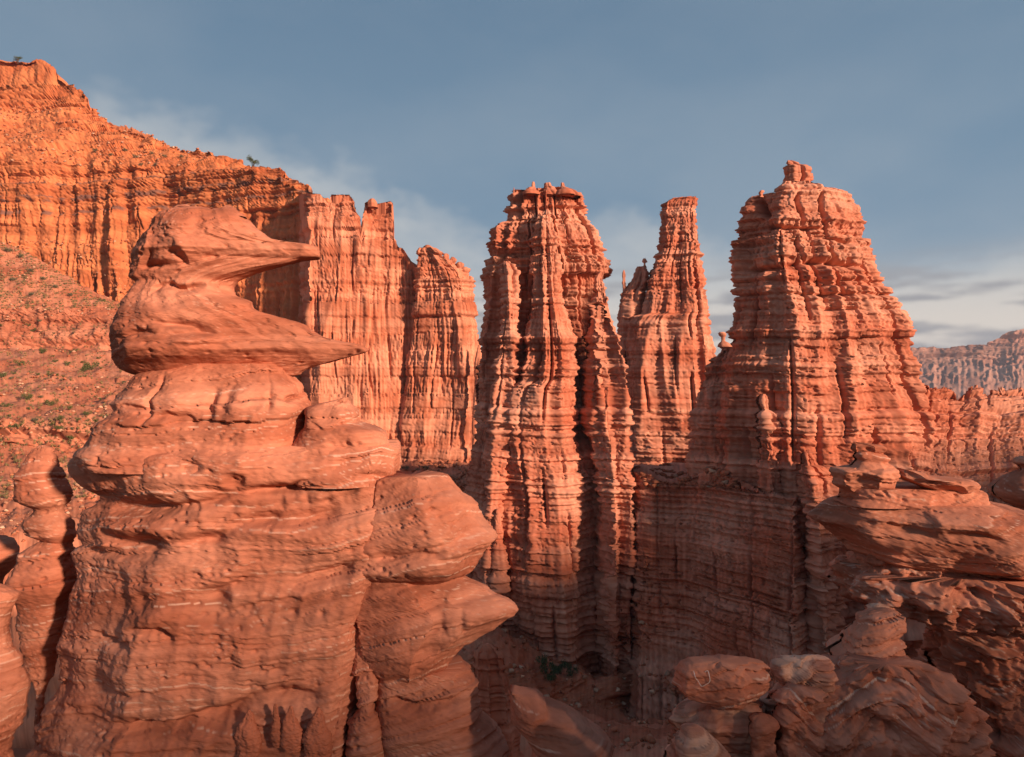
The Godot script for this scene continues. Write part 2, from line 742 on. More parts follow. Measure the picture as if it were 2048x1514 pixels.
# the upper edge of the bank of cloud, [bearing, height] in degrees
const CLOUD_TOP := [[-60, 14], [-45, 20], [-38, 14.5], [-34, 17.0], [-31, 20.0], [-26, 19.6], [-22, 18.4], [-18, 17.8], [-15, 17.4], [-9, 15.2], [-3, 12.4], [0, 11.0], [5, 13.0], [9, 14.0], [14, 12.0], [20, 8.5], [26, 7.5], [36, 9.0], [48, 15], [60, 14], [90, 17], [130, 12], [180, 15]]


func sky_picture() -> ImageTexture:
	var w := 2048
	var h := 1024
	var img := Image.create(w, h, false, Image.FORMAT_RGBF)
	img.fill(Color(0.2, 0.15, 0.13))
	var n := FastNoiseLite.new()
	n.noise_type = FastNoiseLite.TYPE_SIMPLEX_SMOOTH
	n.frequency = 1.0
	n.fractal_octaves = 5
	n.seed = 4
	var top := Color(0.105, 0.19, 0.3)
	var mid := Color(0.2, 0.31, 0.425)
	var low := Color(0.56, 0.59, 0.6)
	var cloud := Color(0.56, 0.58, 0.59)
	var sx := sin(deg_to_rad(SUN_AZ)) * cos(deg_to_rad(SUN_EL))
	var sy := sin(deg_to_rad(SUN_EL))
	var sz := cos(deg_to_rad(SUN_AZ)) * cos(deg_to_rad(SUN_EL))
	for j in h / 2 + 2:
		var el := 90.0 - (j + 0.5) / h * 180.0
		var base := low.lerp(mid, smoothstep(0.0, 13.0, el)).lerp(top, smoothstep(8.0, 42.0, el))
		var ce := cos(deg_to_rad(el))
		var se := sin(deg_to_rad(el))
		for i in w:
			var az := fposmod((i + 0.5) / w * 360.0 + 180.0, 360.0) - 180.0     # 0 is straight ahead, right is positive
			var ar := deg_to_rad(az)
			var dx := sin(ar) * ce
			var dz := cos(ar) * ce
			var c := base
			# thin high veil, drawn out along the horizon
			var f := n.get_noise_3d(dx * 2.2, se * 5.0, dz * 2.2)
			var veil := clampf(0.45 + f * 1.3, 0.0, 1.0) * clampf(1.0 - el / 45.0, 0.0, 1.0)
			c = c.lerp(cloud, veil * 0.22)
			if el < 26.0:
				var wis := n.get_noise_3d(dx * 9.0 + 3.0, se * 16.0, dz * 9.0)
				var fine := n.get_noise_3d(dx * 26.0, se * 40.0, dz * 26.0)
				var wx := az + wis * 2.0
				var wy := el + wis * 1.6 + fine * 0.9
				var edge := curve(CLOUD_TOP, absf(wx) if absf(wx) > 60.0 else wx) - wy
				var bank := smoothstep(-0.3, 2.6, edge) * (0.75 + 0.5 * wis) * (0.62 + 0.38 * smoothstep(9.0, 0.0, edge))
				c = c.lerp(cloud, clampf(bank * 0.8, 0.0, 0.7))
				# low bars of cloud near the horizon
				var bar := n.get_noise_3d(dx * 3.2 + 20.0, se * 34.0 + fine * 0.12, dz * 3.2)
				var lowness := smoothstep(10.0, 6.0, el) * smoothstep(0.0, 2.0, el)
				c = c.lerp(Color(0.86, 0.75, 0.64), 0.65 * smoothstep(9.0, 3.5, el))
				c = c.lerp(Color(0.33, 0.335, 0.36), clampf((bar + 0.08) * 3.5, 0.0, 0.9) * lowness)
			var ang := rad_to_deg(acos(clampf(dx * sx + se * sy - dz * sz, -1.0, 1.0)))
			c = c.lerp(Color(1.25, 0.74, 0.42), 0.75 * exp(-pow(ang / 22.0, 2.0)))
			img.set_pixel(i, j, c * SKY)
	return ImageTexture.create_from_image(img)


# ------------------------------------------------------------------ styles of rock
func new_style() -> Style:
	var s := Style.new()
	s.noise = noise
	s.fbm = fbm
	s.cells = cells
	return s


func styles() -> void:
	far_mat = rock_material(0.0, Vector3.ONE, 1)
	near_mat = rock_material(1.3, Vector3(0.3, 1.9, 0.3), 3)
	slope_mat = rock_material(0.0, Vector3.ONE, 2)
	# towers: knobbly beds of mudstone and sandstone
	far_style = new_style()
	far_style.setup(7, [0.7, 4.2, 2.0, 1.0, 2.4], [0.25, 0.85, 1.4, 1.0, 2.2], [[0.8, 4.0, 0.7], [0.3, 1.0, 0.3]], [1.4, 4.5], -90.0, 75.0, 0.05)
	far_style.thick = 0.56
	far_style.thin = 0.52
	far_style.drip = 0.24
	far_style.base = Color(0.43, 0.135, 0.075)
	far_style.other = Color(0.55, 0.26, 0.172)
	far_style.tone_amp = 0.17
	far_style.master = 2.3
	far_style.master_w = 0.42
	far_style.joint = 0.5
	far_style.rib = 1.1
	# the great wall behind: smooth and fluted
	fin_style = new_style()
	fin_style.setup(9, [1.2, 7.0, 1.6, 0.9, 1.6], [0.35, 1.4, 1.3, 0.9, 1.6], [[1.0, 6.0, 0.7], [0.4, 1.5, 0.3]], [2.5, 7.0], -90.0, 125.0, 0.08)
	fin_style.thick = 0.6
	fin_style.thin = 0.4
	fin_style.flute = 1.5
	fin_style.flute_f = 0.13
	fin_style.drip = 0.5
	fin_style.drip_f = 0.9
	fin_style.joint = 0.4
	fin_style.lump = 1.6
	fin_style.lump_f = 0.045
	fin_style.streak = 0.28
	fin_style.streak_f = 0.8
	fin_style.base = Color(0.43, 0.138, 0.072)
	fin_style.other = Color(0.54, 0.232, 0.142)
	fin_style.rib = 1.4
	fin_style.master = 1.8
	fin_style.master_gap = 8.0
	fin_style.master_w = 0.5
	fin_style.rib_f = 0.06
	cliff_style = new_style()
	cliff_style.setup(13, [1.2, 7.0, 1.6, 1.0, 1.8], [0.4, 1.6, 1.3, 0.9, 1.6], [[1.0, 6.0, 0.7], [0.4, 1.5, 0.3]], [2.5, 9.0], -90.0, 160.0, 0.08)
	cliff_style.thick = 1.1
	cliff_style.thin = 0.7
	cliff_style.lateral = 0.07
	cliff_style.flute = 1.8
	cliff_style.flute_f = 0.085
	cliff_style.drip = 0.5
	cliff_style.drip_f = 0.5
	cliff_style.joint = 0.5
	cliff_style.joint_crack = 0.7
	cliff_style.joint_w = 0.4
	cliff_style.rib = 2.0
	cliff_style.master = 2.6
	cliff_style.master_gap = 11.0
	cliff_style.master_w = 0.7
	cliff_style.rib_f = 0.045
	cliff_style.lump = 4.0
	cliff_style.lump_f = 0.03
	cliff_style.rough = 0.5
	cliff_style.rough_f = 0.45
	cliff_style.streak = 0.16
	cliff_style.streak_f = 0.6
	cliff_style.base = Color(0.42, 0.128, 0.053)
	cliff_style.other = Color(0.51, 0.185, 0.078)
	for i in cliff_style.n:
		var y := cliff_style.y0 + i / cliff_style.inv
		if (y > 86.0 and y < 89.0) or (y > 79.5 and y < 81.5) or (y > 95.0 and y < 96.5):
			cliff_style.band[i] = 0.7
	slope_style = new_style()
	slope_style.setup(17, [1.5, 5.0, 1.3, 1.0, 1.2], [0.4, 1.5, 1.2, 1.0, 1.2], [[1.0, 4.0, 0.7]], [1.5, 5.0], -110.0, 90.0, 0.08)
	slope_style.rib = 0.0
	slope_style.master = 0.0
	slope_style.thick = 1.3
	slope_style.thin = 0.7
	slope_style.flute = 0.6
	slope_style.lump = 2.6
	slope_style.lump_f = 0.045
	slope_style.rough = 0.55
	slope_style.rough_f = 0.4
	slope_style.base = Color(0.385, 0.132, 0.072)
	slope_style.other = Color(0.44, 0.19, 0.115)
	# near hoodoos: smooth, finely laminated, veined with pale gypsum
	near_style = new_style()
	near_style.setup(21, [0.25, 1.4, 1.4, 0.7, 1.0], [0.07, 0.22, 1.3, 0.9, 0.6], [[0.15, 0.9, 0.6], [0.03, 0.16, 0.45]], [2.0, 5.0], -18.0, 8.0, 0.008)
	near_style.thick = 0.11
	near_style.thin = 0.05
	near_style.flute = 0.16
	near_style.flute_f = 0.5
	near_style.drip = 0.0
	near_style.pit = 0.09
	near_style.lateral = 0.35
	near_style.warp = 0.55
	near_style.warp_f = 0.13
	near_style.tilt = -0.075
	near_style.mask_f = 0.3
	near_style.rib = 0.0
	near_style.master = 0.0
	near_style.lump = 0.2
	near_style.lump_f = 0.28
	near_style.rough = 0.03
	near_style.rough_f = 3.5
	near_style.scallop = 0.36
	near_style.scallop_f = 0.42
	near_style.base = Color(0.385, 0.132, 0.075)
	near_style.other = Color(0.47, 0.2, 0.125)
	near_style.wave = 0.09
	near_style.tone_amp = 0.2
	near_style.streak = 0.1
	near_style.streak_f = 1.0
	near_style.vein_amp = 0.65
	near_style.fleck = 0.45
	near_style.joint = 0.03
	near_style.joint_crack = 0.035
	near_style.joint_w = 0.05
	var y := -18.0
	var r := RandomNumberGenerator.new()
	r.seed = 3
	while y < -0.5:
		y += r.randf_range(0.15, 1.0)
		var wd := r.randf_range(0.005, 0.02)
		for i in range(near_style.index(y - wd), near_style.index(y + wd) + 1):
			near_style.vein[i] = r.randf_range(0.7, 1.0)
	# the broken, pale-veined blocks low on the right
	crag_style = new_style()
	crag_style.setup(23, [0.2, 0.9, 1.2, 1.0, 1.2], [0.05, 0.2, 1.2, 0.8, 1.0], [[0.1, 0.7, 0.7], [0.03, 0.14, 0.4]], [0.8, 2.5], -20.0, 8.0, 0.008)
	crag_style.thick = 0.24
	crag_style.thin = 0.07
	crag_style.lateral = 0.6
	crag_style.warp = 0.7
	crag_style.warp_f = 0.35
	crag_style.mask_f = 0.5
	crag_style.joint = 0.06
	crag_style.joint_crack = 0.1
	crag_style.joint_w = 0.05
	crag_style.rib = 0.0
	crag_style.master = 0.0
	crag_style.lump = 0.75
	crag_style.lump_f = 0.6
	crag_style.rough = 0.2
	crag_style.rough_f = 2.2
	crag_style.scallop = 0.7
	crag_style.scallop_f = 0.9
	crag_style.wave = 0.1
	crag_style.base = Color(0.385, 0.132, 0.075)
	crag_style.other = Color(0.47, 0.21, 0.137)
	crag_style.vein_amp = 0.75
	crag_style.vein_col = Color(0.6, 0.45, 0.36)
	crag_style.fleck = 0.8
	# crumbling mud spikes under the overhangs
	crumb_style = new_style()
	crumb_style.setup(37, [0.1, 0.4, 1.2, 1.0, 1.2], [0.03, 0.12, 1.2, 0.8, 1.0], [[0.1, 0.7, 0.5]], [0.3, 0.9], -20.0, 8.0, 0.008)
	crumb_style.thick = 0.05
	crumb_style.thin = 0.03
	crumb_style.lateral = 2.0
	crumb_style.rib = 0.0
	crumb_style.joint = 0.03
	crumb_style.joint_crack = 0.03
	crumb_style.flute = 0.0
	crumb_style.drip = 0.0
	crumb_style.master = 0.0
	crumb_style.lump = 0.16
	crumb_style.lump_f = 2.2
	crumb_style.rough = 0.08
	crumb_style.rough_f = 7.0
	crumb_style.scallop = 0.1
	crumb_style.scallop_f = 3.0
	crumb_style.base = Color(0.385, 0.132, 0.075)
	crumb_style.other = Color(0.47, 0.2, 0.125)
	y = -20.0
	while y < 0.0:
		y += r.randf_range(0.12, 0.8)
		var wd := r.randf_range(0.008, 0.035)
		for i in range(crag_style.index(y - wd), crag_style.index(y + wd) + 1):
			crag_style.vein[i] = r.randf_range(0.6, 1.0)


# ------------------------------------------------------------------ ground, far hills
func terrain() -> void:
	# canyon floor, one sheet to the horizon
	var g := setting("ground")
	var st := SurfaceTool.new()
	st.begin(Mesh.PRIMITIVE_TRIANGLES)
	var n := 120
	var xs := []
	for i in n + 1:
		var t := (float(i) / n) * 2.0 - 1.0
		xs.append(signf(t) * (absf(t) * 260.0 + pow(absf(t), 5.0) * 9000.0))
	for j in n + 1:
		for i in n + 1:
			var x: float = xs[i]
			var z: float = xs[j] - 150.0
			var y := GROUND_Y + 4.0 * fbm.get_noise_2d(x * 0.02, z * 0.02) + 1.0 * fbm.get_noise_2d(x * 0.15, z * 0.15)
			var q := clampf(0.5 + fbm.get_noise_2d(x * 0.05, z * 0.05), 0.0, 1.0)
			st.set_color(Color(0.38, 0.13, 0.068).lerp(Color(0.45, 0.205, 0.12), q))
			st.add_vertex(Vector3(x, y, z))
	for j in n:
		for i in n:
			var k := j * (n + 1) + i
			for v in [k, k + 1, k + n + 2, k, k + n + 2, k + n + 1]:
				st.add_index(v)
	st.generate_normals()
	put(g, "canyon_floor", st.commit(), slope_mat)
	# the far mesa on the right
	var mesa_style := new_style()
	mesa_style.setup(31, [8.0, 45.0, 1.2, 0.8, 1.0], [3.0, 12.0, 1.2, 0.6, 1.0], [[10.0, 40.0, 0.7]], [30.0, 90.0], -500.0, 500.0, 1.0)
	mesa_style.thick = 20.0
	mesa_style.thin = 6.0
	mesa_style.lateral = 0.006
	mesa_style.drip = 0.0
	mesa_style.rib = 0.0
	mesa_style.master = 0.0
	mesa_style.warp = 8.0
	mesa_style.warp_f = 0.004
	mesa_style.mask_f = 0.004
	mesa_style.joint = 8.0
	mesa_style.joint_crack = 14.0
	mesa_style.joint_w = 9.0
	mesa_style.flute = 16.0
	mesa_style.flute_f = 0.009
	mesa_style.lump = 10.0
	mesa_style.lump_f = 0.005
	mesa_style.rough = 4.0
	mesa_style.rough_f = 0.02
	mesa_style.base = Color(0.33, 0.165, 0.12)
	mesa_style.other = Color(0.36, 0.21, 0.16)
	mesa_style.streak_f = 0.02
	var hl := setting("hills")
	face(hl, "mesa", [
		[[1500, 742, 3900], [1760, 712, 3700], [1822, 694, 3500], [1870, 693, 3500], [1925, 688, 3450], [1975, 682, 3400], [2010, 668, 3400], [2048, 655, 3400], [2120, 640, 3400], [2500, 650, 3400]],
		[[1500, 752, 3880], [1822, 724, 3450], [1950, 722, 3360], [2048, 712, 3300], [2500, 715, 3300]],
		[[1500, 770, 3500], [1822, 765, 3050], [2048, 775, 2900], [2500, 775, 2900]],
		[[1500, 800, 3000], [1822, 815, 2500], [2048, 820, 2400], [2500, 820, 2400]]],
		[40, 46, 8], 2.4, {"style": mesa_style, "amounts": [[1.0, 0.5, 0.4], [0.4, 1.0, 0.0], [0.1, 0.6, 0.0]]})
	# an unseen rim, added behind the viewer to shade the lower rocks
	var rim := thing("added_shade_rim", "unseen red rock rim added behind the viewer to shade the lower rocks", "cliff", Vector3(130, GROUND_Y, 75))
	var rl := []
	for k in 3:
		rl.append([])
	var az := deg_to_rad(SUN_AZ)
	var sun := Vector3(sin(az), 0, cos(az))
	var side := Vector3(-cos(az), 0, sin(az))
	var rm := SurfaceTool.new()
	rm.begin(Mesh.PRIMITIVE_TRIANGLES)
	var cols := 160
	for i in cols + 1:
		var u := (float(i) / cols - 0.5) * 900.0
		var p := sun * (150.0 + 12.0 * fbm.get_noise_1d(u * 0.01)) + side * u
		var topy := shade_rim_top(u)
		var back := p + sun * 60.0
		for q in [Vector3(p.x, GROUND_Y - 4.0, p.z) - sun * 40.0, Vector3(p.x, GROUND_Y + 25.0, p.z) - sun * 8.0, Vector3(p.x, topy - 6.0, p.z) - sun * 3.0, Vector3(p.x, topy, p.z), Vector3(back.x, topy + 2.0, back.z), Vector3(back.x, GROUND_Y - 4.0, back.z)]:
			rm.set_color(Color(0.42, 0.14, 0.07))
			rm.add_vertex(q - rim.position)
	for i in cols:
		for k in 5:
			var a := i * 6 + k
			for v in [a, a + 1, a + 7, a, a + 7, a + 6]:
				rm.add_index(v)
	rm.generate_normals()
	put(rim, "shade_rim_wall", rm.commit(), far_mat)


func shade_rim_top(u: float) -> float:  # crest of the added rim, shaped to set where its shadow falls
	return 41.0 + 1.5 * smoothstep(16.0, 22.0, -u) - 5.5 * smoothstep(24.0, 30.0, -u) - 4.0 * smoothstep(50.0, 105.0, -u) + 3.0 * fbm.get_noise_1d(u * 0.03 + 5.0)


# ------------------------------------------------------------------ the cliff on the left and the slopes below it
var slope_lines := []


func far_cliff() -> void:
	var cl := thing("sandstone_cliff", "tall orange sandstone cliff with a stepped rim and dark bands, sloping down to the right", "cliff", Vector3(-150, GROUND_Y, -320))
	face(cl, "cliff_wall", [
		[[-60, 120, 480], [660, 430, 420]],
		[[-60, 100, 400], [0, 108, 396], [60, 114, 394], [86, 120, 393], [105, 137, 390], [128, 152, 388], [142, 170, 386], [160, 180, 384], [176, 190, 382], [178, 214, 380], [200, 236, 376], [235, 258, 372], [250, 262, 366], [305, 272, 360], [308, 286, 360], [350, 298, 354], [388, 302, 348], [392, 296, 346], [424, 298, 342], [430, 314, 340], [500, 328, 328], [560, 338, 315], [590, 352, 310], [604, 366, 307], [620, 372, 304], [628, 388, 303], [660, 400, 300]],
		[[-60, 205, 388], [0, 215, 385], [178, 232, 374], [240, 270, 364], [300, 290, 356], [430, 320, 337], [560, 345, 311], [660, 410, 298]],
		[[-60, 300, 352], [0, 310, 350], [200, 328, 344], [330, 338, 333], [450, 334, 321], [560, 352, 307], [628, 400, 300], [660, 415, 297]],
		[[-60, 420, 346], [0, 418, 342], [160, 425, 339], [300, 430, 332], [450, 425, 317], [560, 440, 304], [660, 450, 294]],
		[[-60, 500, 342], [200, 520, 336], [430, 545, 316], [560, 552, 301], [660, 560, 290]],
		[[-60, 720, 338], [200, 740, 332], [430, 770, 311], [560, 785, 296], [660, 800, 286]],
		[[-60, 980, 335], [200, 985, 328], [430, 990, 306], [560, 995, 291], [660, 1000, 282]]],
		[2, 44, 40, 52, 36, 66, 14], 2.0, {"style": cliff_style, "amounts": [[0.5, 0.0, 0.0], [1.7, 0.0, 1.2], [1.3, 0.0, 0.8], [1.4, 0.25, 1.0], [0.8, 0.9, 0.4], [0.3, 1.2, 0.1], [0.3, 1.0, 0.0]]})
	# slopes of rubble, ledges and scrub below the cliff
	slope_lines = [
		[[-60, 470, 322], [0, 486, 316], [60, 505, 312], [120, 545, 308], [170, 572, 306], [240, 602, 302], [470, 690, 300]],
		[[-60, 605, 285], [0, 612, 282], [120, 622, 280], [240, 640, 278], [470, 720, 278]],
		[[-60, 690, 276], [0, 690, 274], [120, 694, 272], [240, 696, 270], [470, 760, 270]],
		[[-60, 760, 225], [0, 765, 222], [240, 765, 218], [470, 800, 220]],
		[[-60, 850, 180], [0, 850, 178], [240, 850, 175], [470, 880, 185]],
		[[-60, 900, 175], [0, 900, 173], [240, 900, 170], [470, 930, 178]],
		[[-60, 1080, 120], [0, 1080, 118], [240, 1080, 120], [470, 1080, 130]],
		[[-60, 1500, 95], [240, 1500, 96], [470, 1450, 110]]]
	remember(cl)
	var sl := setting("hillside")
	face(sl, "rubble_slope", slope_lines, [60, 40, 40, 46, 30, 70, 30], 2.5, {"style": slope_style, "mat": slope_mat, "amounts": [[0.35, 0.3, 0.0], [1.6, 0.6, 1.2], [0.5, 0.2, 0.3], [0.7, 0.2, 0.6], [1.6, 0.3, 1.2], [0.7, 0.2, 0.5], [0.5, 0.2, 0.3]]})
	remember(sl)


func fins() -> void:
	var fa := thing("rock_fin", "great fluted sandstone fin with a square notch in its crest", "rock formation", Vector3(-60, GROUND_Y, -265))
	face(fa, "fluted_wall", [
		[[598, 900, 330], [840, 900, 320]],
		[[598, 392, 308], [606, 388, 298], [613, 386, 287], [626, 386, 284], [640, 388, 284], [652, 404, 284], [658, 404, 284], [661, 388, 284], [700, 389, 284], [706, 398, 284], [711, 412, 284], [716, 430, 284], [719, 486, 284], [726, 488, 284], [728, 410, 284], [731, 404, 284], [745, 400, 287], [752, 408, 287], [782, 402, 285], [786, 410, 285], [789, 470, 285], [795, 492, 285], [808, 498, 285], [814, 508, 285], [820, 520, 285], [840, 535, 285]],
		[[598, 430, 304], [606, 430, 292], [614, 432, 280], [716, 500, 281], [726, 500, 282], [800, 510, 284], [840, 570, 287]],
		[[598, 600, 300], [605, 600, 288], [612, 600, 277], [700, 600, 278], [800, 620, 284], [840, 640, 284]],
		[[598, 920, 296], [604, 920, 284], [611, 920, 273], [700, 920, 274], [800, 935, 279], [840, 940, 282]],
		[[598, 1120, 292], [840, 1100, 274]]],
		[3, 46, 56, 150, 12], 2.0, {"style": fin_style, "amounts": [[0.6, 0.0, 0.0], [1.5, 0.4, 1.0], [0.8, 0.9, 0.6], [0.55, 1.1, 0.3], [0.7, 1.0, 0.3]]})
	rock(fa, "crest_block", 284.0, [[398, 740, 748], [402, 736, 752], [408, 734, 754], [416, 734, 756]], {"style": fin_style, "kb": 0.9, "gain": 0.3})
	var fb := thing("rock_fin", "lower fluted sandstone fin with a ragged crest of balanced knobs", "rock formation", Vector3(-28, GROUND_Y, -276))
	rock(fb, "fluted_wall", 282.0, [[497, 838, 872], [505, 832, 884], [520, 830, 905], [535, 827, 922], [548, 824, 935], [562, 822, 943], [585, 821, 947], [610, 820, 949], [640, 818, 954], [660, 817, 958], [700, 815, 958], [760, 813, 957], [830, 808, 956], [900, 802, 952], [945, 798, 948], [1000, 785, 955], [1130, 760, 980]],
		{"style": fin_style, "plan": corners([Vector2(-1, -0.6), Vector2(-0.95, 0.35), Vector2(-0.2, 0.75), Vector2(0.7, 0.95), Vector2(1, 0.1), Vector2(0.8, -1), Vector2(-0.7, -1)], 3), "depth": [[490, 16], [560, 40], [950, 56], [1130, 70]], "amount": [[490, 2.0, 0.2, 2.0], [560, 1.8, 0.4, 1.6], [640, 1.2, 0.8, 0.8], [700, 0.8, 1.0, 0.4], [850, 0.8, 1.0, 0.3], [900, 1.2, 0.3, 0.3]]})
	for k in [[856, 490, 11], [845, 502, 10], [868, 498, 9], [880, 503, 8], [893, 507, 8], [906, 514, 8], [920, 524, 8], [931, 534, 9], [940, 552, 7]]:
		var x: float = k[0]
		var y: float = k[1]
		var w: float = k[2]
		rock(fb, "knob", 281.0, [[y, x - w * 0.5, x + w * 0.3], [y + 4, x - w, x + w], [y + 9, x - w * 0.8, x + w * 0.9], [y + 13, x - w * 0.5, x + w * 0.6], [y + 24, x - w, x + w * 1.1]], {"style": fin_style, "kb": 0.9, "gain": 0.3, "res": 1.6})
	var fc := rock(fb, "buttress", 270.0, [[690, 956, 960], [720, 951, 962], [760, 948, 961], [820, 946, 959], [880, 944, 954], [915, 943, 950], [1000, 930, 955]], {"style": fin_style, "kb": 1.0, "gain": 0.5})
	fc.set_meta("label", "thin slab leaning against the end of the fin")
	# ledge at the foot of the fins
	var lg := setting("bench")
	face(lg, "rocky_bench", [
		[[740, 925, 268], [800, 924, 264], [960, 928, 256], [1010, 930, 246]],
		[[740, 945, 245], [800, 948, 236], [880, 950, 222], [960, 945, 210], [1010, 945, 205]],
		[[740, 1000, 235], [800, 1010, 222], [880, 1020, 205], [960, 1030, 195], [1010, 1030, 192]],
		[[740, 1180, 215], [880, 1200, 190], [1010, 1200, 180]]],
		[16, 34, 24], 2.0, {"style": slope_style, "mat": slope_mat, "amounts": [[0.4, 0.0, 0.4], [1.2, 0.3, 1.5], [1.0, 0.3, 1.0]]})
	remember(lg)


# where the surface just built stands, by direction from the viewer: used to set plants and stones on it
var stands := {}


func remember(parent: Node3D) -> void:
	for p in last_pos:
		var q := p + parent.position
		if q.z > -5.0:
			continue
		var key := Vector2i(int(floor((1024.0 + q.x / -q.z * F) / 4.0)), int(floor((757.0 - q.y / -q.z * F) / 4.0)))
		if not stands.has(key) or stands[key].z < q.z:
			stands[key] = q


func standing(px: float, py: float) -> Vector3:
	var k := Vector2i(int(px / 4.0), int(py / 4.0))
	for r in 5:
		for dy in range(-r, r + 1):
			for dx in range(-r, r + 1):
				var q := k + Vector2i(dx, dy)
				if stands.has(q):
					return stands[q]
	return Vector3.INF


func gully() -> void:
	var g := setting("gully")
	face(g, "talus", [
		[[860, 1210, 160], [960, 1235, 156], [1100, 1300, 154], [1190, 1340, 156], [1260, 1330, 158], [1400, 1335, 156], [1660, 1340, 150]],
		[[860, 1300, 142], [1000, 1330, 139], [1100, 1350, 141], [1190, 1370, 147], [1260, 1345, 150], [1400, 1350, 148], [1660, 1360, 140]],
		[[860, 1400, 137], [1000, 1410, 134], [1100, 1416, 136], [1190, 1420, 142], [1260, 1424, 146], [1400, 1410, 142], [1660, 1410, 136]],
		[[860, 1470, 116], [1000, 1480, 112], [1100, 1460, 114], [1190, 1480, 112], [1300, 1500, 110], [1660, 1500, 104]],
		[[860, 1700, 80], [1200, 1720, 80], [1660, 1750, 76]]],
		[36, 46, 30, 30], 3.2, {"style": slope_style, "mat": slope_mat, "amounts": [[0.5, 0.2, 0.3], [1.1, 0.4, 0.8], [0.5, 0.2, 0.3], [0.5, 0.2, 0.3]]})
	remember(g)
	var oc := thing("rock_outcrop", "crumbling outcrop in the gully beneath the pointed chin of the beaked hoodoo", "rock outcrop", Vector3(-3, GROUND_Y, -70))
	rock(oc, "outcrop", 70.0, [[1288, 962, 984], [1296, 952, 1000], [1320, 946, 1012], [1360, 944, 1018], [1420, 938, 1026], [1500, 930, 1036], [1640, 910, 1060], [2100, 860, 1110]], {"kb": 0.7, "plan": corners([Vector2(-1, -0.4), Vector2(-0.8, 0.6), Vector2(0.0, 1.0), Vector2(0.3, 0.7), Vector2(0.8, 0.6), Vector2(1, -0.3), Vector2(0, -1)], 2), "amount": [[0, 0.8, 0.8, 0.8]], "keep": 0.45})


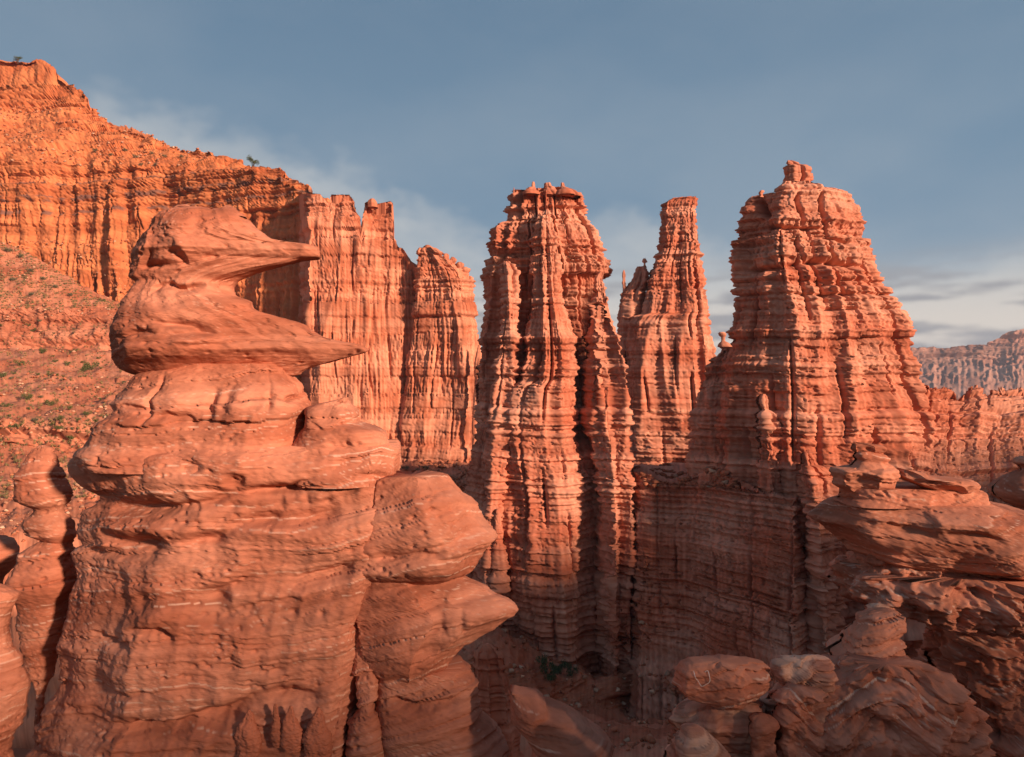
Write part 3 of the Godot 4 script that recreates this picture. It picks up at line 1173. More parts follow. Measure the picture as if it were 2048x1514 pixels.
# ------------------------------------------------------------------ towers
func middle_tower() -> void:
	var t := thing("rock_tower", "dark red tower of clustered columns with deep shadowed chimneys between them", "rock tower", Vector3(10, GROUND_Y, -172))
	var d := 172.0
	rock(t, "tower_wall", d, [[384, 1024, 1158], [388, 1022, 1162], [395, 1020, 1165], [410, 1018, 1166], [440, 1017, 1170], [447, 1014, 1178], [449, 992, 1182], [454, 985, 1184], [462, 981, 1190], [478, 982, 1196], [490, 978, 1195], [497, 982, 1199], [505, 980, 1203], [520, 976, 1212], [530, 974, 1219], [545, 970, 1223], [549, 969, 1220], [552, 968, 1200], [565, 971, 1204], [600, 969, 1206], [640, 963, 1212], [680, 959, 1222], [720, 956, 1236], [760, 951, 1246], [800, 950, 1250], [850, 948, 1252], [900, 948, 1252], [950, 936, 1252], [1000, 930, 1252], [1100, 935, 1254], [1300, 930, 1262], [1450, 900, 1290]],
		{"plan": corners([Vector2(-1, -0.5), Vector2(-0.95, 0.3), Vector2(-0.5, 0.75), Vector2(0.4, 0.85), Vector2(0.95, 0.45), Vector2(1, -0.5), Vector2(0.4, -1), Vector2(-0.5, -1)], 3), "depth": [[380, 45], [440, 62], [545, 80], [556, 62], [760, 74], [880, 92], [960, 108], [1450, 160]], "ahead": [[380, 0], [500, 0], [600, -48], [840, -50], [900, 0]], "amount": [[380, 1.1, 0.6, 1.0], [540, 1.2, 0.7, 1.0], [560, 0.8, 1.0, 0.6], [900, 1.0, 0.8, 1.0], [1100, 1.0, 0.6, 1.0]]})
	rock(t, "buttress", 164.0, [[420, 1090, 1098], [426, 1087, 1101], [432, 1088, 1100], [434, 1074, 1104], [444, 1070, 1108], [453, 1070, 1109], [458, 1073, 1108], [464, 1068, 1114], [500, 1063, 1120], [540, 1060, 1127], [552, 1061, 1126], [556, 1064, 1122], [600, 1060, 1129], [640, 1051, 1139], [680, 1043, 1148], [720, 1041, 1150], [760, 1030, 1153], [775, 1008, 1154], [800, 1000, 1156], [880, 998, 1160], [960, 997, 1180], [1040, 1000, 1186], [1120, 1010, 1188], [1200, 1020, 1190], [1300, 1020, 1195], [1450, 1000, 1210]],
		{"plan": corners([Vector2(-1, -0.6), Vector2(-0.9, 0.4), Vector2(-0.2, 0.9), Vector2(0.5, 0.9), Vector2(1, 0.3), Vector2(1, -0.6)], 4), "depth": [[420, 8], [440, 20], [560, 36], [700, 56], [960, 74], [1450, 130]], "amount": [[420, 1.0, 0.1, 0.6], [555, 1.0, 0.3, 0.6], [570, 0.7, 1.0, 0.2], [680, 0.9, 1.0, 0.4], [760, 1.1, 0.8, 0.9]]})
	rock(t, "buttress", 166.0, [[524, 1008, 1018], [532, 1004, 1026], [545, 1003, 1036], [552, 1006, 1034], [556, 1006, 1030], [600, 1005, 1034], [650, 1000, 1037], [700, 990, 1039], [760, 984, 1040], [850, 976, 1036], [950, 966, 1020], [1040, 960, 1010], [1150, 950, 1010], [1400, 930, 1020]],
		{"plan": oval(3.0), "kb": 1.0, "depth": [[524, 12], [600, 30], [760, 46], [1400, 90]], "amount": [[520, 1.2, 0.2, 0.6], [570, 0.8, 0.8, 0.3], [700, 1.1, 0.4, 0.8]]})
	rock(t, "buttress", 164.0, [[545, 1196, 1208], [560, 1190, 1206], [600, 1189, 1214], [640, 1179, 1226], [680, 1171, 1240], [700, 1169, 1246], [760, 1168, 1256], [850, 1166, 1258], [880, 1176, 1258], [940, 1180, 1258], [1040, 1184, 1258], [1200, 1186, 1252], [1300, 1184, 1252], [1380, 1180, 1262], [1460, 1165, 1280]],
		{"plan": corners([Vector2(-1, -0.6), Vector2(-0.9, 0.6), Vector2(-0.1, 1.0), Vector2(0.1, 0.75), Vector2(0.8, 0.85), Vector2(1, 0.2), Vector2(1, -0.6)], 2), "depth": [[545, 12], [640, 34], [760, 58], [900, 84], [1040, 112], [1300, 135], [1460, 150]], "amount": [[545, 1.2, 0.3, 0.5], [680, 1.1, 0.8, 0.7], [900, 1.2, 0.8, 0.9]]})
	rock(t, "pinnacle", 158.0, [[1018, 993, 998], [1025, 991, 1000], [1060, 990, 1003], [1100, 986, 1009], [1125, 985, 1012], [1180, 975, 1020]], {"kb": 1.0, "amount": [[0, 0.9, 0.0, 0.8]]})
	rock(t, "pinnacle", 170.0, [[375, 1027, 1029], [380, 1026, 1030], [386, 1024, 1032], [390, 1025, 1032], [397, 1023, 1035]], {"kb": 1.0, "gain": 0.25, "res": 1.4})
	for k in [[[364, 1064, 1071], [371, 1062, 1073], [374, 1063, 1073], [377, 1054, 1078], [383, 1046, 1082], [392, 1044, 1086]], [[366, 1088, 1100], [373, 1087, 1103], [377, 1084, 1110], [383, 1080, 1113], [392, 1080, 1118]], [[366, 1121, 1129], [374, 1120, 1131], [377, 1117, 1142], [382, 1114, 1152], [388, 1110, 1160], [394, 1108, 1164]]]:
		rock(t, "crest_block", 168.0, k, {"kb": 1.0, "gain": 0.6, "keep": 0.6, "res": 1.5})


func slim_tower() -> void:
	var t := thing("rock_tower", "slender sunlit tower with a broken square top, standing behind two darker towers", "rock tower", Vector3(52, GROUND_Y, -235))
	var d := 235.0
	rock(t, "tower_wall", d, [[396, 1345, 1396], [400, 1336, 1398], [406, 1328, 1397], [415, 1324, 1397], [424, 1323, 1394], [432, 1326, 1392], [440, 1326, 1393], [470, 1322, 1397], [500, 1318, 1399], [520, 1311, 1400], [527, 1305, 1401], [540, 1299, 1404], [560, 1294, 1408], [600, 1287, 1414], [628, 1282, 1418], [633, 1266, 1419], [645, 1254, 1421], [680, 1248, 1426], [715, 1246, 1430], [760, 1244, 1432], [800, 1246, 1435], [900, 1250, 1440], [960, 1245, 1446], [1100, 1225, 1460]],
		{"plan": corners([Vector2(-1, -0.4), Vector2(-0.85, 0.45), Vector2(0.4, 0.95), Vector2(0.52, 0.7), Vector2(0.65, 0.85), Vector2(1, 0.2), Vector2(0.8, -1), Vector2(-0.6, -1)], 2), "depth": [[396, 20], [440, 28], [620, 52], [760, 64], [1100, 90]], "amount": [[396, 1.1, 0.0, 1.0], [430, 1.0, 0.3, 1.0], [560, 1.1, 0.5, 1.0], [640, 0.6, 1.0, 0.5], [780, 0.7, 1.0, 0.5], [860, 1.2, 0.6, 0.8]]})
	rock(t, "buttress", 240.0, [[533, 1274, 1288], [538, 1270, 1293], [548, 1267, 1297], [562, 1262, 1298], [578, 1250, 1296], [584, 1240, 1294], [620, 1237, 1290], [680, 1234, 1275], [740, 1232, 1270], [1000, 1225, 1290]], {"kb": 0.9, "gain": 0.7})
	rock(t, "pinnacle", 240.0, [[540, 1246, 1250], [543, 1243, 1252], [552, 1241, 1254], [561, 1242, 1253], [564, 1241, 1252], [572, 1242, 1254], [586, 1240, 1260]], {"kb": 1.0, "gain": 0.3, "res": 1.4})
	rock(t, "balanced_stone", 240.0, [[517, 1286, 1291], [520, 1284, 1293], [524, 1283, 1295], [526, 1287, 1291], [530, 1287, 1291], [535, 1284, 1294]], {"kb": 1.0, "gain": 0.15, "res": 1.2})


func broad_tower() -> void:
	var t := thing("rock_tower", "broad tower capped by jointed blocks and a balanced boulder, joined to a long ridge", "rock tower", Vector3(62, GROUND_Y, -150))
	var d := 150.0
	var cr := Relief.new(1440, 370, 1790, 560, 141.0)
	cr.crack([[1541, 376], [1540, 420], [1543, 470]], 44, 7, 5)
	cr.crack([[1608, 372], [1604, 400], [1612, 425], [1614, 456]], 26, 4, 4)
	cr.crack([[1655, 372], [1653, 400], [1655, 456]], 24, 4, 4)
	cr.crack([[1674, 388], [1690, 415], [1708, 444]], 18, 4, 4)
	cr.crack([[1590, 478], [1606, 500], [1620, 528]], 16, 5, 3)
	cr.crack([[1645, 474], [1662, 500], [1676, 530]], 20, 4, 4)
	cr.crack([[1700, 486], [1694, 505], [1702, 525]], 14, 4, 4)
	cr.crack([[1520, 486], [1512, 505], [1508, 528]], 14, 4, 4)
	cr.groove([[1476, 432], [1510, 430], [1541, 434]], 18, 4, 4)
	cr.groove([[1476, 448], [1560, 446], [1640, 450], [1726, 446]], 26, 4, 5)
	cr.groove([[1476, 472], [1560, 478], [1650, 474], [1730, 478]], 18, 4, 4)
	cr.groove([[1466, 528], [1560, 530], [1650, 526], [1745, 528]], 22, 4, 6)
	rock(t, "tower_wall", d, [[383, 1552, 1640], [386, 1543, 1688], [390, 1538, 1698], [393, 1502, 1701], [398, 1492, 1704], [406, 1486, 1712], [414, 1482, 1718], [426, 1479, 1722], [431, 1484, 1720], [437, 1481, 1724], [443, 1476, 1721], [448, 1483, 1720], [452, 1480, 1722], [460, 1474, 1724], [470, 1473, 1724], [476, 1470, 1727], [486, 1470, 1730], [496, 1468, 1738], [522, 1467, 1743], [527, 1470, 1740], [545, 1470, 1745], [562, 1470, 1755], [575, 1469, 1763], [590, 1467, 1775], [605, 1466, 1795], [625, 1464, 1806], [640, 1462, 1815], [655, 1459, 1820], [670, 1457, 1821], [700, 1452, 1826], [730, 1447, 1832], [760, 1442, 1842], [800, 1436, 1860], [850, 1430, 1875], [950, 1425, 1890], [1050, 1420, 1890], [1150, 1420, 1880], [1300, 1415, 1880], [1460, 1390, 1920]],
		{"plan": corners([Vector2(-0.98, 0.0), Vector2(-0.9, 0.2), Vector2(-0.5, 0.85), Vector2(0.3, 0.8), Vector2(0.8, 0.5), Vector2(1, -0.1), Vector2(0.8, -1), Vector2(-0.45, -1)], 2), "relief": cr, "low": 1225.0, "depth": [[383, 56], [395, 72], [448, 86], [560, 100], [760, 130], [1000, 165], [1460, 210]], "amount": [[383, 0.9, 0.0, 0.5], [446, 0.9, 0.0, 0.6], [456, 1.2, 0.3, 1.0], [525, 1.2, 0.3, 1.2], [540, 1.1, 0.8, 0.8], [700, 1.0, 0.9, 0.7], [900, 1.1, 0.9, 0.7], [1100, 1.0, 0.5, 1.2]]})
	rock(t, "cap_slab", 147.0, [[366, 1562, 1618], [371, 1556, 1622], [373, 1548, 1640], [376, 1542, 1648], [381, 1543, 1650], [385, 1550, 1646], [388, 1556, 1640]], {"plan": oval(3.0), "kb": 0.6, "gain": 0.4})
	rock(t, "balanced_boulder", 148.0, [[321, 1573, 1582], [324, 1570, 1590], [329, 1569, 1596], [333, 1566, 1612], [341, 1565, 1616], [348, 1566, 1617], [353, 1562, 1620], [357, 1560, 1622], [361, 1564, 1618], [365, 1570, 1612], [369, 1566, 1616]], {"plan": oval(3.0), "kb": 0.8, "gain": 0.6})
	rock(t, "balanced_stone", 146.0, [[381, 1519, 1530], [384, 1516, 1532], [388, 1516, 1528], [391, 1519, 1528], [395, 1514, 1532]], {"kb": 0.9, "gain": 0.2, "res": 1.5})
	# stepped flank on the left, in shade
	rock(t, "buttress", 157.0, [[690, 1438, 1462], [700, 1436, 1470], [712, 1428, 1480], [720, 1418, 1490], [726, 1420, 1494], [740, 1410, 1504], [780, 1398, 1520], [850, 1390, 1540], [900, 1381, 1552], [960, 1370, 1562], [1050, 1345, 1566], [1150, 1335, 1570], [1330, 1320, 1580], [1460, 1300, 1600]],
		{"plan": corners([Vector2(-1, 0.0), Vector2(-0.7, 0.3), Vector2(0.2, 0.8), Vector2(0.62, 1.0), Vector2(1, 0.5), Vector2(1, -0.9), Vector2(0.2, -0.9)], 2), "low": 1329.0, "depth": [[690, 20], [780, 60], [960, 110], [1460, 180]], "amount": [[690, 1.4, 0.1, 1.0], [800, 1.2, 0.3, 0.8], [1100, 1.0, 0.5, 1.2]]})
	rock(t, "balanced_stone", 147.0, [[664, 1440, 1448], [667, 1437, 1451], [671, 1439, 1452], [674, 1443, 1450], [682, 1443, 1450], [686, 1440, 1456], [694, 1438, 1462]], {"kb": 0.9, "gain": 0.2, "res": 1.5})
	# two sharp prows that catch the sun on their right-hand sides
	rock(t, "prow", 141.0, [[788, 1522, 1530], [794, 1519, 1534], [806, 1517, 1537], [814, 1520, 1538], [840, 1518, 1556], [900, 1516, 1580], [1000, 1516, 1600], [1100, 1520, 1620], [1230, 1524, 1620], [1460, 1500, 1640]],
		{"plan": corners([Vector2(-1, -0.6), Vector2(-0.85, 0.5), Vector2(-0.7, 1.0), Vector2(0.2, 0.5), Vector2(1, 0.2), Vector2(1, -0.6)], 2), "depth": [[786, 8], [830, 24], [900, 40], [1100, 56], [1460, 90]], "amount": [[786, 0.8, 0.2, 0.3], [860, 1.2, 0.6, 0.6]]})
	rock(t, "prow", 134.0, [[905, 1606, 1622], [930, 1602, 1640], [960, 1598, 1690], [1040, 1602, 1700], [1120, 1604, 1690], [1240, 1606, 1680], [1460, 1590, 1700]],
		{"plan": corners([Vector2(-1, -0.6), Vector2(-0.9, 0.6), Vector2(-0.75, 1.0), Vector2(0.2, 0.5), Vector2(1, 0.1), Vector2(1, -0.6)], 2), "depth": [[905, 8], [960, 40], [1100, 70], [1460, 110]], "amount": [[905, 0.8, 0.3, 0.3], [960, 1.2, 0.8, 0.5]]})
	face(t, "ridge", [
		[[1780, 860, 175], [2260, 860, 172]],
		[[1780, 760, 150], [1830, 764, 149], [1856, 762, 149], [1880, 768, 149], [1898, 770, 149], [1908, 780, 149], [1916, 788, 149], [1930, 784, 149], [1942, 775, 149], [1954, 778, 149], [1964, 788, 149], [1976, 792, 149], [1984, 778, 149], [2000, 774, 149], [2030, 778, 150], [2048, 786, 150], [2130, 780, 151], [2260, 790, 152]],
		[[1780, 800, 146], [1900, 815, 145], [2048, 826, 145], [2260, 830, 146]],
		[[1780, 1000, 136], [1900, 1000, 135], [2048, 1000, 135], [2260, 1000, 136]],
		[[1780, 1280, 124], [2048, 1280, 124], [2260, 1280, 124]]],
		[3, 26, 110, 24], 2.0, {"amounts": [[0.5, 0.0, 0.0], [1.6, 0.1, 1.2], [1.0, 0.5, 0.8], [0.8, 0.6, 0.6]]})
	# the shadowed amphitheatre wall below
	var am := thing("rock_wall", "curved amphitheatre wall of dark jointed beds at the foot of the towers", "rock wall", Vector3(45, GROUND_Y, -170))
	face(am, "jointed_wall", [
		[[1232, 925, 205], [1670, 925, 180]],
		[[1232, 930, 172], [1252, 938, 166], [1276, 946, 157], [1300, 952, 155], [1345, 962, 154], [1380, 950, 152], [1420, 944, 149], [1470, 950, 144], [1530, 985, 138], [1590, 1000, 134], [1615, 1005, 138], [1670, 1005, 156]],
		[[1232, 1120, 168], [1252, 1120, 161], [1276, 1120, 152], [1380, 1125, 148], [1460, 1125, 141], [1540, 1130, 134], [1590, 1130, 130], [1615, 1130, 134], [1670, 1130, 152]],
		[[1232, 1290, 162], [1252, 1292, 156], [1276, 1295, 148], [1380, 1300, 143], [1460, 1300, 136], [1540, 1300, 129], [1590, 1300, 126], [1615, 1300, 130], [1670, 1300, 148]],
		[[1232, 1480, 150], [1276, 1480, 138], [1400, 1480, 132], [1590, 1480, 120], [1670, 1480, 140]]],
		[4, 80, 86, 30], 2.0, {"amounts": [[0.6, 0.0, 0.4], [1.1, 0.2, 0.8], [1.0, 0.5, 1.6], [0.8, 0.4, 0.6]]})
	remember(am)


# ------------------------------------------------------------------ the beaked hoodoo
func beaked_rock() -> void:
	var t := thing("hoodoo", "huge smooth hoodoo topped by a head with two long pointed beaks", "rock formation", Vector3(-10, GROUND_Y, -25.5))
	var d := 25.0
	var o := {"style": near_style, "mat": near_mat, "soft": true}
	# head
	var hr := Relief.new(200, 390, 760, 770, 23.6)
	hr.groove([[262, 512], [300, 500], [345, 498], [372, 512]], 26, 16, 12)
	hr.groove([[258, 528], [310, 528], [360, 520], [390, 528]], 10, 6, 7)
	hr.groove([[290, 574], [330, 566], [350, 574], [400, 560]], 22, 5, 10)
	hr.groove([[300, 560], [330, 553], [370, 548], [420, 556], [470, 562]], 10, 8, 9)
	hr.groove([[400, 508], [440, 500], [470, 502]], 8, 4, 5)
	hr.groove([[232, 652], [300, 648], [360, 652], [430, 668]], 16, 10, 7)
	hr.groove([[228, 672], [280, 664], [330, 668], [390, 664], [440, 672]], 12, 5, 6)
	hr.groove([[330, 716], [380, 700], [440, 690], [475, 706], [560, 708], [640, 704], [724, 702]], 12, 8, 26)
	hr.bump(415, 490, 34, 20, -9)
	hr.bump(420, 455, 40, 26, 8)
	hr.bump(350, 455, 38, 36, 10)
	hr.bump(390, 440, 14, 40, -7, 20.0)
	hr.bump(480, 470, 60, 16, 7, 25.0)
	hr.bump(420, 620, 60, 30, 12, 25.0)
	hr.bump(350, 690, 16, 22, -8)
	hr.bump(420, 680, 18, 26, 9)
	hr.bump(275, 700, 40, 26, 8)
	rock(t, "head", d, [[418, 346, 392], [422, 339, 470], [428, 331, 488], [438, 323, 502], [450, 314, 515], [460, 306, 523], [470, 294, 535], [480, 287, 556], [487, 282, 592], [491, 279, 620], [495, 277, 632], [502, 275, 639], [510, 272, 641], [516, 270, 640], [521, 270, 612], [530, 269, 582], [540, 269, 535], [549, 268, 503], [557, 266, 477], [565, 276, 461], [574, 272, 454], [583, 268, 456], [591, 265, 466], [602, 259, 494], [612, 256, 508], [621, 253, 520], [632, 250, 556], [643, 248, 593], [660, 247, 620], [672, 246, 644], [680, 247, 678], [688, 248, 720], [694, 249, 734], [699, 250, 738], [705, 249, 734], [713, 247, 712], [721, 245, 682], [729, 246, 646], [737, 249, 620], [744, 262, 604], [750, 280, 596], [754, 316, 560]],
		over(o, {"plan": oval(2.5), "plan2": corners([Vector2(-1, -0.35), Vector2(-1, 0.35), Vector2(-0.75, 0.85), Vector2(-0.35, 1.0), Vector2(0.1, 0.62), Vector2(0.55, 0.36), Vector2(1, 0.2), Vector2(1, -0.2), Vector2(0.55, -0.36), Vector2(0.1, -0.62), Vector2(-0.35, -1), Vector2(-0.75, -0.85)], 3), "mix": [[418, 0.0], [450, 0.1], [480, 0.6], [492, 0.95], [520, 0.95], [545, 0.4], [570, 0.0], [600, 0.3], [630, 0.7], [680, 1.0], [730, 1.0]], "depth": [[418, 25], [430, 52], [470, 84], [495, 100], [508, 110], [518, 98], [540, 76], [566, 66], [590, 78], [640, 106], [690, 124], [702, 128], [714, 116], [728, 88], [742, 66], [754, 48]], "amount": [[0, 0.8, 0.3, 0.8]], "relief": hr}))
	rock(t, "knob", 25.0, [[409, 362, 378], [411, 352, 384], [416, 344, 391], [424, 338, 400], [436, 330, 405]], over(o, {"kb": 0.8, "gain": 0.3}))
	rock(t, "knob", 24.8, [[411, 450, 458], [413, 444, 466], [418, 434, 476], [426, 424, 488], [436, 418, 500]], over(o, {"kb": 0.7, "gain": 0.3}))
	# neck
	var nr := Relief.new(190, 720, 640, 910, 23.3)
	nr.crack([[322, 735], [318, 775], [300, 800], [305, 830], [290, 870]], 10.5, 4, 6)
	nr.crack([[425, 775], [422, 810], [428, 850]], 12.0, 6, 10)
	nr.crack([[532, 755], [530, 800], [535, 830]], 10.5, 4, 5)
	nr.groove([[260, 772], [300, 770], [330, 780]], 7.5, 4, 5)
	nr.groove([[320, 836], [350, 830], [380, 830], [405, 840]], 16.5, 6, 12)
	nr.groove([[400, 778], [440, 768], [500, 765], [560, 775]], 6.0, 4, 8)
	nr.groove([[240, 812], [280, 818], [310, 828]], 7.5, 4, 6)
	nr.bump(480, 810, 26, 34, 10)
	nr.bump(570, 800, 24, 40, 12)
	nr.bump(575, 800, 14, 9, -12, 0.0, 2.0)
	nr.bump(360, 800, 30, 24, 9)
	nr.bump(455, 800, 10, 26, -8)
	rock(t, "neck", 24.8, [[728, 330, 560], [736, 318, 570], [746, 290, 578], [756, 274, 586], [768, 266, 598], [780, 262, 604], [790, 246, 608], [798, 244, 611], [805, 238, 613], [812, 246, 614], [820, 250, 615], [830, 244, 616], [842, 232, 617], [856, 220, 618], [870, 208, 619], [884, 196, 620], [900, 180, 620], [930, 200, 600]],
		over(o, {"plan": oval(3.0), "depth": [[728, 56], [760, 74], [800, 94], [860, 124], [930, 140]], "amount": [[0, 1.2, 0.0, 1.0]], "relief": nr}))
	var sr := Relief.new(590, 790, 790, 960, 23.2)
	sr.groove([[612, 852], [650, 862], [690, 850], [725, 842], [765, 852]], 9, 4, 8)
	sr.bump(645, 825, 16, 18, -6)
	sr.bump(690, 905, 22, 30, -12, -30.0)
	rock(t, "shoulder", 24.6, [[795, 686, 698], [800, 670, 704], [806, 640, 709], [813, 622, 714], [822, 616, 719], [834, 614, 723], [844, 613, 726], [850, 612, 740], [856, 608, 758], [863, 602, 767], [876, 596, 771], [900, 590, 773], [930, 590, 774], [960, 596, 776]],
		over(o, {"plan": oval(3.0), "depth": [[795, 24], [820, 60], [850, 84], [960, 120]], "amount": [[0, 1.0, 0.0, 1.0]], "relief": sr}))
	# body
	var br := Relief.new(20, 880, 800, 1540, 22.2)
	br.groove([[160, 1000], [220, 1022], [300, 1020], [380, 1010], [470, 988], [560, 978], [660, 968], [765, 958]], 19.5, 7, 10)
	br.groove([[480, 986], [560, 978], [660, 966], [760, 956]], 13.7, 4, 22)
	br.groove([[150, 1082], [240, 1098], [330, 1098], [420, 1080], [500, 1050], [560, 1042], [640, 1044], [680, 1040]], 25.4, 16, 12)
	br.groove([[260, 1200], [330, 1192], [420, 1186], [500, 1168], [580, 1160], [660, 1150], [730, 1140]], 25.4, 10, 26)
	br.groove([[140, 1290], [200, 1296], [260, 1298]], 15.6, 5, 9)
	br.groove([[240, 1268], [280, 1254], [320, 1258], [350, 1272]], 19.5, 5, 12)
	br.groove([[170, 1392], [250, 1392], [290, 1384], [320, 1390]], 9.8, 5, 7)
	br.groove([[90, 1456], [180, 1462], [270, 1464], [350, 1456], [430, 1430], [520, 1405], [600, 1405], [650, 1412]], 39.0, 14, 26)
	br.groove([[430, 1220], [520, 1214], [600, 1200]], 7.8, 4, 10)
	br.crack([[372, 880], [376, 950], [368, 1010]], 6, 50, 4)
	br.crack([[300, 840], [270, 900], [262, 980]], 9, 6, 14)
	br.crack([[772, 960], [765, 1030], [748, 1090], [730, 1150], [726, 1200]], 16, 10, 8)
	br.bump(380, 938, 18, 12, -16, -10.0, 1.5)
	br.bump(465, 966, 17, 15, -20, 10.0, 1.6)
	br.bump(460, 1012, 12, 8, -8, 0.0, 1.5)
	br.bump(560, 925, 60, 20, -14, -8.0)
	br.bump(700, 925, 40, 20, -10, -20.0)
	br.bump(620, 940, 40, 14, 8)
	br.bump(300, 930, 90, 40, 8)
	br.bump(440, 930, 50, 40, 12)
	br.bump(260, 1055, 120, 26, 14)
	br.bump(430, 1040, 80, 24, 14)
	br.bump(600, 1090, 120, 40, 14)
	br.bump(380, 1130, 140, 34, 10)
	br.bump(560, 1300, 110, 80, 10)
	br.bump(330, 1225, 50, 14, 10, -6.0)
	br.bump(230, 1370, 40, 70, 8)
	br.bump(330, 1370, 28, 70, 10)
	br.bump(545, 1348, 14, 6, -8)
	for k in 26:
		br.bump(rng.randf_range(540, 720), 985 + rng.randf_range(-10, 26), rng.randf_range(4, 12), rng.randf_range(5, 14), rng.randf_range(-9, 6), rng.randf_range(-40, 40))
	for k in 30:
		br.bump(rng.randf_range(420, 660), 1225 + rng.randf_range(-34, 20), rng.randf_range(5, 14), rng.randf_range(4, 10), rng.randf_range(-9, 8), rng.randf_range(-40, 40))
	rock(t, "body", d, wider([[884, 220, 764], [890, 200, 768], [896, 170, 769], [904, 163, 770], [920, 162, 771], [936, 164, 771], [950, 170, 772], [966, 184, 772], [980, 210, 773], [992, 222, 773], [1002, 214, 774], [1012, 186, 775], [1025, 174, 776], [1045, 173, 777], [1065, 180, 776], [1080, 192, 773], [1090, 174, 770], [1100, 169, 766], [1120, 174, 760], [1150, 179, 750], [1180, 171, 742], [1220, 162, 734], [1260, 154, 726], [1300, 149, 718], [1350, 139, 708], [1400, 119, 700], [1440, 100, 690], [1454, 102, 690], [1462, 116, 690], [1480, 94, 690], [1514, 74, 690], [1600, 20, 700], [2400, -120, 800], [4830, -400, 1100]], 26.0),
		over(o, {"plan": corners([Vector2(-1, -0.5), Vector2(-1, 0.3), Vector2(-0.72, 0.62), Vector2(-0.3, 1.0), Vector2(0.9, 0.8), Vector2(1, 0.45), Vector2(1, -0.5), Vector2(0.6, -0.9), Vector2(-0.6, -0.9)], 2), "depth": [[884, 130], [900, 150], [940, 158], [990, 152], [1030, 164], [1090, 156], [1150, 168], [1450, 172], [1470, 164], [1514, 180], [2400, 220], [4830, 380]], "amount": [[0, 1.0, 0.3, 1.0], [1080, 1.0, 0.4, 1.0], [1200, 1.0, 0.55, 1.0]], "relief": br}))
	# the face-like lobe on the right
	var lr := Relief.new(720, 930, 1060, 1540, 23.0)
	lr.groove([[750, 1108], [800, 1100], [850, 1098], [900, 1086], [975, 1070]], 16, 14, 12)
	lr.groove([[780, 1110], [840, 1098], [880, 1104], [930, 1090]], 10, 4, 8)
	lr.bump(840, 990, 60, 24, 7)
	lr.bump(905, 1060, 26, 40, 8)
	lr.bump(840, 1050, 50, 40, 5)
	lr.bump(850, 1130, 50, 20, 10)
	lr.bump(950, 1120, 20, 20, -6)
	rock(t, "lobe", 24.2, [[948, 774, 890], [951, 764, 900], [958, 758, 908], [972, 754, 918], [1000, 750, 935], [1030, 743, 955], [1050, 736, 968], [1064, 730, 980], [1074, 726, 986], [1081, 724, 988], [1088, 722, 980], [1098, 720, 971], [1110, 719, 964], [1124, 720, 961], [1136, 724, 954], [1147, 734, 942], [1155, 758, 918], [1160, 784, 890]],
		over(o, {"plan": oval(3.0), "plan2": corners([Vector2(-1, -0.7), Vector2(-1, 0.75), Vector2(0.15, 1.0), Vector2(0.5, 0.85), Vector2(1, 0.12), Vector2(1, -0.3), Vector2(0.3, -1)], 1), "mix": [[948, 0.9], [1040, 1.0], [1120, 0.9]], "depth": [[948, 70], [990, 92], [1070, 112], [1082, 112], [1096, 92], [1125, 98], [1140, 84], [1160, 48]], "amount": [[0, 0.8, 0.0, 0.8]], "relief": lr}))
	var l2 := Relief.new(720, 1130, 1060, 1400, 23.0)
	l2.groove([[745, 1180], [800, 1178], [860, 1170], [890, 1180]], 8, 4, 8)
	l2.crack([[890, 1170], [888, 1230], [896, 1290]], 10, 30, 4)
	l2.crack([[925, 1210], [920, 1240], [932, 1285]], 8, 10, 4)
	l2.bump(965, 1215, 30, 30, 6)
	l2.bump(815, 1250, 60, 50, 8)
	l2.bump(870, 1310, 30, 16, -12)
	l2.bump(820, 1310, 40, 14, 5)
	rock(t, "chin", 24.2, [[1142, 725, 912], [1152, 721, 928], [1162, 719, 948], [1172, 718, 968], [1180, 717, 980], [1190, 717, 1000], [1200, 717, 1024], [1208, 717, 1034], [1215, 718, 1038], [1222, 718, 1034], [1236, 718, 1014], [1256, 720, 988], [1275, 724, 962], [1295, 729, 940], [1315, 738, 920], [1335, 754, 902], [1350, 770, 880], [1362, 792, 862]],
		over(o, {"plan": oval(3.0), "plan2": corners([Vector2(-1, -0.7), Vector2(-1, 0.75), Vector2(0.0, 1.0), Vector2(0.08, 0.82), Vector2(0.4, 0.75), Vector2(1, 0.1), Vector2(1, -0.2), Vector2(0.3, -1)], 1), "mix": [[1142, 0.6], [1190, 1.0], [1240, 1.0], [1330, 0.7]], "depth": [[1142, 66], [1170, 84], [1215, 96], [1290, 94], [1320, 78], [1362, 44]], "amount": [[0, 0.9, 0.0, 0.8]], "relief": l2}))
	var l3 := Relief.new(740, 1320, 1060, 1540, 22.8)
	l3.groove([[770, 1418], [830, 1424], [900, 1424], [955, 1410]], 18, 7, 10)
	l3.bump(860, 1480, 60, 40, 8)
	for k in 24:
		l3.bump(rng.randf_range(900, 965), rng.randf_range(1340, 1400), rng.randf_range(5, 12), rng.randf_range(5, 14), rng.randf_range(-8, 8), rng.randf_range(-40, 40))
	rock(t, "foot", 24.6, [[1330, 750, 930], [1345, 746, 948], [1362, 744, 952], [1380, 744, 955], [1400, 744, 958], [1415, 746, 962], [1424, 748, 952], [1434, 748, 962], [1450, 752, 978], [1480, 760, 998], [1505, 766, 1009], [1530, 768, 1010], [1600, 780, 1020], [2400, 700, 1120], [4830, 600, 1300]],
		over(o, {"plan": oval(3.0), "depth": [[1330, 80], [1440, 104], [1514, 116], [4830, 300]], "amount": [[0, 1.2, 0.0, 1.0]], "relief": l3}))
